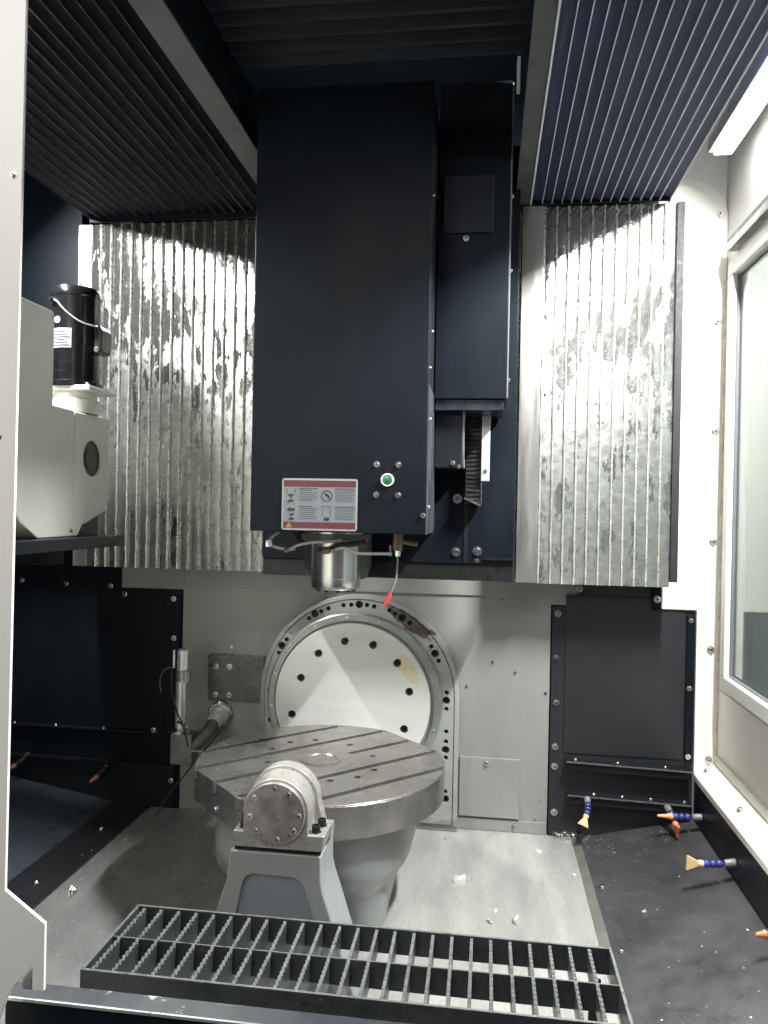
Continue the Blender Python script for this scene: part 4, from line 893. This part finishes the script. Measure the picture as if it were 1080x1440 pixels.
DIM_ORANGE = pm('dimmed_orange_plastic', (0.34, 0.13, 0.08), 0.45, 0, 0.15, 30)  # orange darkened in its colour for the dimly lit left nozzles
nozzle('coolant nozzle with fan tip hanging at the left end of the right manifold', (0.322,YM,-0.862), (0.321,YM-0.030,-0.885), (0.304,YM-0.055,-0.925), 0.017, ORANGE2)
nozzle('coolant nozzle with deep orange tip pointing forward from the right manifold', (0.556,YM,-0.872), (0.562,YM-0.05,-0.884), (0.566,YM-0.10,-0.908), 0.021, ORANGE_D)
nozzle('slim coolant nozzle pointing left from the dark skirt at the rear corner', (0.639,2.33,-0.872), (0.58,2.33,-0.874), (0.512,2.32,-0.872), 0.006, ORANGE, flat_=False)
nozzle('coolant nozzle with pale fan tip lying level over the right chute', (0.639,2.03,-0.868), (0.58,2.02,-0.871), (0.516,2.01,-0.868), 0.019, ORANGE2)
nozzle('coolant nozzle cut by the right picture edge above the chute', (0.639,1.70,-0.868), (0.61,1.70,-0.870), (0.576,1.69,-0.869), 0.007, ORANGE_D, flat_=False)
nozzle('small nozzle with orange tip near the middle of the left navy panel', (-1.235,YW-0.017,-0.865), (-1.24,YW-0.05,-0.885), (-1.262,YW-0.085,-0.905), 0.010, DIM_ORANGE, RUBBER, False, RUBBER)
nozzle('small nozzle with orange tip beside the left door frame', (-1.520,YW-0.017,-0.850), (-1.53,YW-0.05,-0.868), (-1.555,YW-0.085,-0.885), 0.010, DIM_ORANGE, RUBBER, False, RUBBER)

# ================================================================== grating step, sill, door jamb
GX0, GX1, GY0, GY1, GZ, GH = -0.634, 0.231, 1.164, 1.372, -0.750, 0.045
gr = thing('step_grating', 'black serrated steel grating across the front opening', 'grating', ((GX0+GX1)/2, (GY0+GY1)/2, -1.0))
def flat_bar(name, x0, x1, y0, y1):
    o = obj(name, MB().box(x0, x1, y0, y1, GZ-GH, GZ-0.0016), GRATEM, gr)
    obj('worn_edge', MB().box(x0+0.0002, x1-0.0002, y0+0.0002, y1-0.0002, GZ-0.0015, GZ), GRATE_T, o)
flat_bar('frame_bar', GX0, GX1, GY0, GY0+0.005); flat_bar('frame_bar', GX0, GX1, GY1-0.005, GY1)
flat_bar('frame_bar', GX0, GX0+0.005, GY0+0.0055, GY1-0.0055); flat_bar('frame_bar', GX1-0.005, GX1, GY0+0.0055, GY1-0.0055)
ym = (GY0+GY1)/2-0.004
flat_bar('cross_bar', GX0+0.0055, GX1-0.0055, ym-0.0015, ym+0.0015)
ln = (GY1-0.006)-(GY0+0.006); nt_ = 16; p_ = ln/nt_
crest = []
for i in range(nt_):
    a = -ln/2 + ln*i/nt_
    crest += [(a, -0.0046), (a+p_*0.18, -0.0044), (a+p_*0.38, -0.0010), (a+p_*0.55, 0.0004), (a+p_*0.72, -0.0008), (a+p_*0.90, -0.0042)]
crest.append((ln/2, -0.0046))
sbm = MB().prism([(-ln/2, -GH*0.97)] + [(a, z-0.0016) for a, z in crest] + [(ln/2, -GH*0.97)], 'x', -0.0026, 0.0026).mesh('serrated_bar', GRATEM)
te = MB(); kc_ = len(crest)
te.add([(x, a, z) for a, z in crest for x in (-0.0027, 0.0027)] + [(x, a, z-0.0018) for a, z in crest for x in (-0.0027, 0.0027)],
       [q for i in range(kc_-1) for q in ((2*i, 2*i+1, 2*i+3, 2*i+2), (2*i, 2*i+2, 2*kc_+2*i+2, 2*kc_+2*i), (2*i+1, 2*kc_+2*i+1, 2*kc_+2*i+3, 2*i+3))])
tem = te.mesh('worn_teeth', GRATE_T)
for i in range(25):
    o = put('serrated_bar', sbm, (GX0+0.0172+i*0.0337, (GY0+GY1)/2, GZ-0.0006), (0, 0, random.uniform(-0.006,0.006)), gr)
    q = bpy.data.objects.new('worn_teeth', tem); C.objects.link(q); q.parent = o; WL[q.name] = WL[o.name]
for x in (GX0+0.03, GX1-0.03):
    for yq in (GY0+0.02, GY1-0.02): obj('leg', MB().box(x-0.010, x+0.010, yq-0.003, yq+0.003, -1.0, GZ-GH-0.0005), BLACK, gr)

sl = thing('front_sill', 'dark front sill beam with paint worn off its top edge', 'sill', (0, 0.9, -1.0))
obj('beam', MB().box(-0.586, 1.0, 0.892, 0.922, -1.0, -0.6205), NAVY, sl, 0.003)
WORNE = pm('sill_bare_edge', (0.50, 0.50, 0.47), 0.32, 0.6, 0.3, 12, rvar=0.1, spots=0.56, spotcol=(0.05, 0.055, 0.065), spotscale=11)
obj('top_strip', MB().box(-0.587, 1.0, 0.8885, 0.9215, -0.620, -0.617), PAINTWORN, sl, 0.001)
obj('worn_edge', MB().box(-0.586, 1.0, 0.8875, 0.8905, -0.6198, -0.6163), WORNE, sl)
jb = thing('door_jamb', 'cream painted door jamb along the left edge with a flared foot', 'door frame', (-0.6, 0.86, -1.0))
jp = [(-1.60,0.95),(-0.5585,0.95),(-0.566,-0.467),(-0.5135,-0.503),(-0.5135,-0.584),(-0.5285,-0.584),(-0.5285,-0.556),(-0.552,-0.582),(-0.562,-0.600),(-0.575,-0.64),(-0.59,-1.0),(-1.60,-1.0)]  # runs on left out of view, added there to block the fill lamp
obj('sheet', MB().prism(jp, 'y', 0.858, 0.863), JAMB, jb, 0.001)
obj('inner_gusset', MB().prism([(-0.5285,-0.600),(-0.5285,-0.556),(-0.556,-0.588),(-0.556,-0.600)], 'y', 0.882, 0.888), GREYPL, jb)
for z, x in ((0.395,-0.572),(0.08,-0.585)): put('plug', BOLT_S, (x, 0.8578, z), parent=jb, scale=0.6)
put('bolt', BOLT, (-0.520, 0.93, -0.50), (0,0,PI/2), jb, 0.7)

# ================================================================== swarf
def chip_mesh(seed, s):
    r = random.Random(seed); b = MB(); k = 9; vs = []
    for i in range(k):
        t = i/(k-1)*r.uniform(2.2, 4.6); rad = s*(0.35+0.35*r.random())
        x, yq = rad*math.cos(t), rad*math.sin(t)*0.8
        h = s*0.10 + s*0.35*abs(math.sin(t*1.3+seed)); ww = s*r.uniform(0.10, 0.22)
        vs += [(x, yq, 0.0), (x+ww*0.5, yq+ww, h)]
    fs = [(2*i, 2*i+1, 2*i+3, 2*i+2) for i in range(k-1)]
    b.add(vs, fs)
    b.add([(x, yq, z+0.0006) for x, yq, z in vs], [f[::-1] for f in fs])
    return b.mesh('metal_chip', CHIPM)
chips = [('long bright metal chip near the middle of the pale floor', -0.045, 2.085, 0.034, 1, 0.3),
         ('curled metal chip nearest the grating on the pale floor', 0.098, 1.905, 0.024, 2, 1.2),
         ('small metal chip left of the curled one near the grating', 0.035, 1.895, 0.018, 3, 2.2),
         ('tiny dark-edged chip behind the small chip near the grating', 0.046, 1.945, 0.012, 4, 0.7),
         ('bright chip on the pale floor near the rear right corner', 0.173, 2.30, 0.016, 5, 0.2),
         ('bright chip at the edge between pale floor and right chute', 0.262, 2.17, 0.014, 6, 1.0),
         ('chip lying on the floor near the rear wall foot', -0.10, 2.35, 0.012, 8, 2.6)]
for lab_, x, yq, s, seed, rz in chips:
    o = put('metal_chip', chip_mesh(seed, s), (x, yq, -0.9995), (0, 0, rz)); tag(o, lab_, 'metal chip', 'loose chips on the floor')
def chute_z(x): return -0.999 + (x-0.306)/(0.639-0.306)*0.085
for lab_, x, yq, s, seed in (('bright bent chip on the dark right chute', 0.405, 1.945, 0.013, 11), ('small bright chip at the front of the right chute', 0.585, 1.50, 0.014, 12)):
    o = put('metal_chip', chip_mesh(seed, s), (x, yq, chute_z(x)+0.0006), (0, -0.25, 0.8)); tag(o, lab_, 'metal chip', 'loose chips on the floor')
def swarf(name, n, pick, label, smin=0.0010, smax=0.0034):
    b = MB(); r = random.Random(len(name)+n)
    for _ in range(n):
        x, yq, z = pick(r); s = smin+(smax-smin)*r.random()**3; a = r.uniform(0, 2*PI)
        c, d = math.cos(a)*s, math.sin(a)*s; h = s*r.uniform(0.2, 0.9); e = r.uniform(0.25, 0.6)
        b.add([(x-c,yq-d,z+0.0003),(x+d*e,yq-c*e,z+h),(x+c,yq+d,z+0.0004+h*0.3),(x-d*e,yq+c*e,z+0.0003+h*0.2)], [(0,1,2),(0,2,3),(0,3,1),(1,3,2)])
    return obj(name, b, CHIPM, label=label, cat='swarf', kind='stuff')
def pick_r(r):
    u = r.random()
    if u < 0.45: yq = 2.41 - abs(r.gauss(0, 0.07)); x = r.uniform(0.30, 0.60)
    elif u < 0.6: yq = 2.42 - abs(r.gauss(0, 0.03)); x = 0.30+abs(r.gauss(0, 0.05))
    else: yq = r.uniform(1.1, 2.42); x = r.uniform(0.31, 0.635)
    yq = max(1.0, yq); x = min(x, 0.635); return x, yq, chute_z(x)+0.0032 if x < 0.345 else chute_z(x)+0.0005
swarf('swarf', 650, pick_r, 'fine bright swarf sprinkled over the right chute', 0.0008, 0.0027)
def pick_l(r):
    yq = max(1.2, 2.38-abs(r.gauss(0, 0.16))) if r.random() < 0.6 else r.uniform(1.2, 2.38); x = -1.08-abs(r.gauss(0, 0.10))
    return max(x, -1.55), yq, -0.999 + (-1.0855-max(x, -1.55))/(0.5245)*0.085+0.0035
swarf('swarf', 170, pick_l, 'fine swarf along the foot of the left chute', 0.0009, 0.0028)
def pick_f(r):
    if r.random() < 0.75: x = r.uniform(-1.07, -0.62); yq = r.uniform(1.3, 2.40)
    else: x = r.uniform(-0.2, 0.27); yq = r.uniform(1.3, 2.42)
    return x, yq, -0.9998
swarf('swarf', 520, pick_f, 'fine swarf scattered over the floor around the pedestal', 0.0010, 0.0038)
def pick_w(r): 
    x = r.uniform(0.225, 0.30) if r.random() < 0.5 else 0.28+r.gauss(0, 0.02); return x, 2.425-abs(r.gauss(0, 0.012)), -0.992+abs(r.gauss(0, 0.006))
swarf('swarf', 160, pick_w, 'heap of swarf in the corner at the top of the right chute', 0.0015, 0.0045)
def pick_g(r): return r.uniform(GX0, -0.30), GY0+r.uniform(0.0005, 0.0045), GZ+0.0002
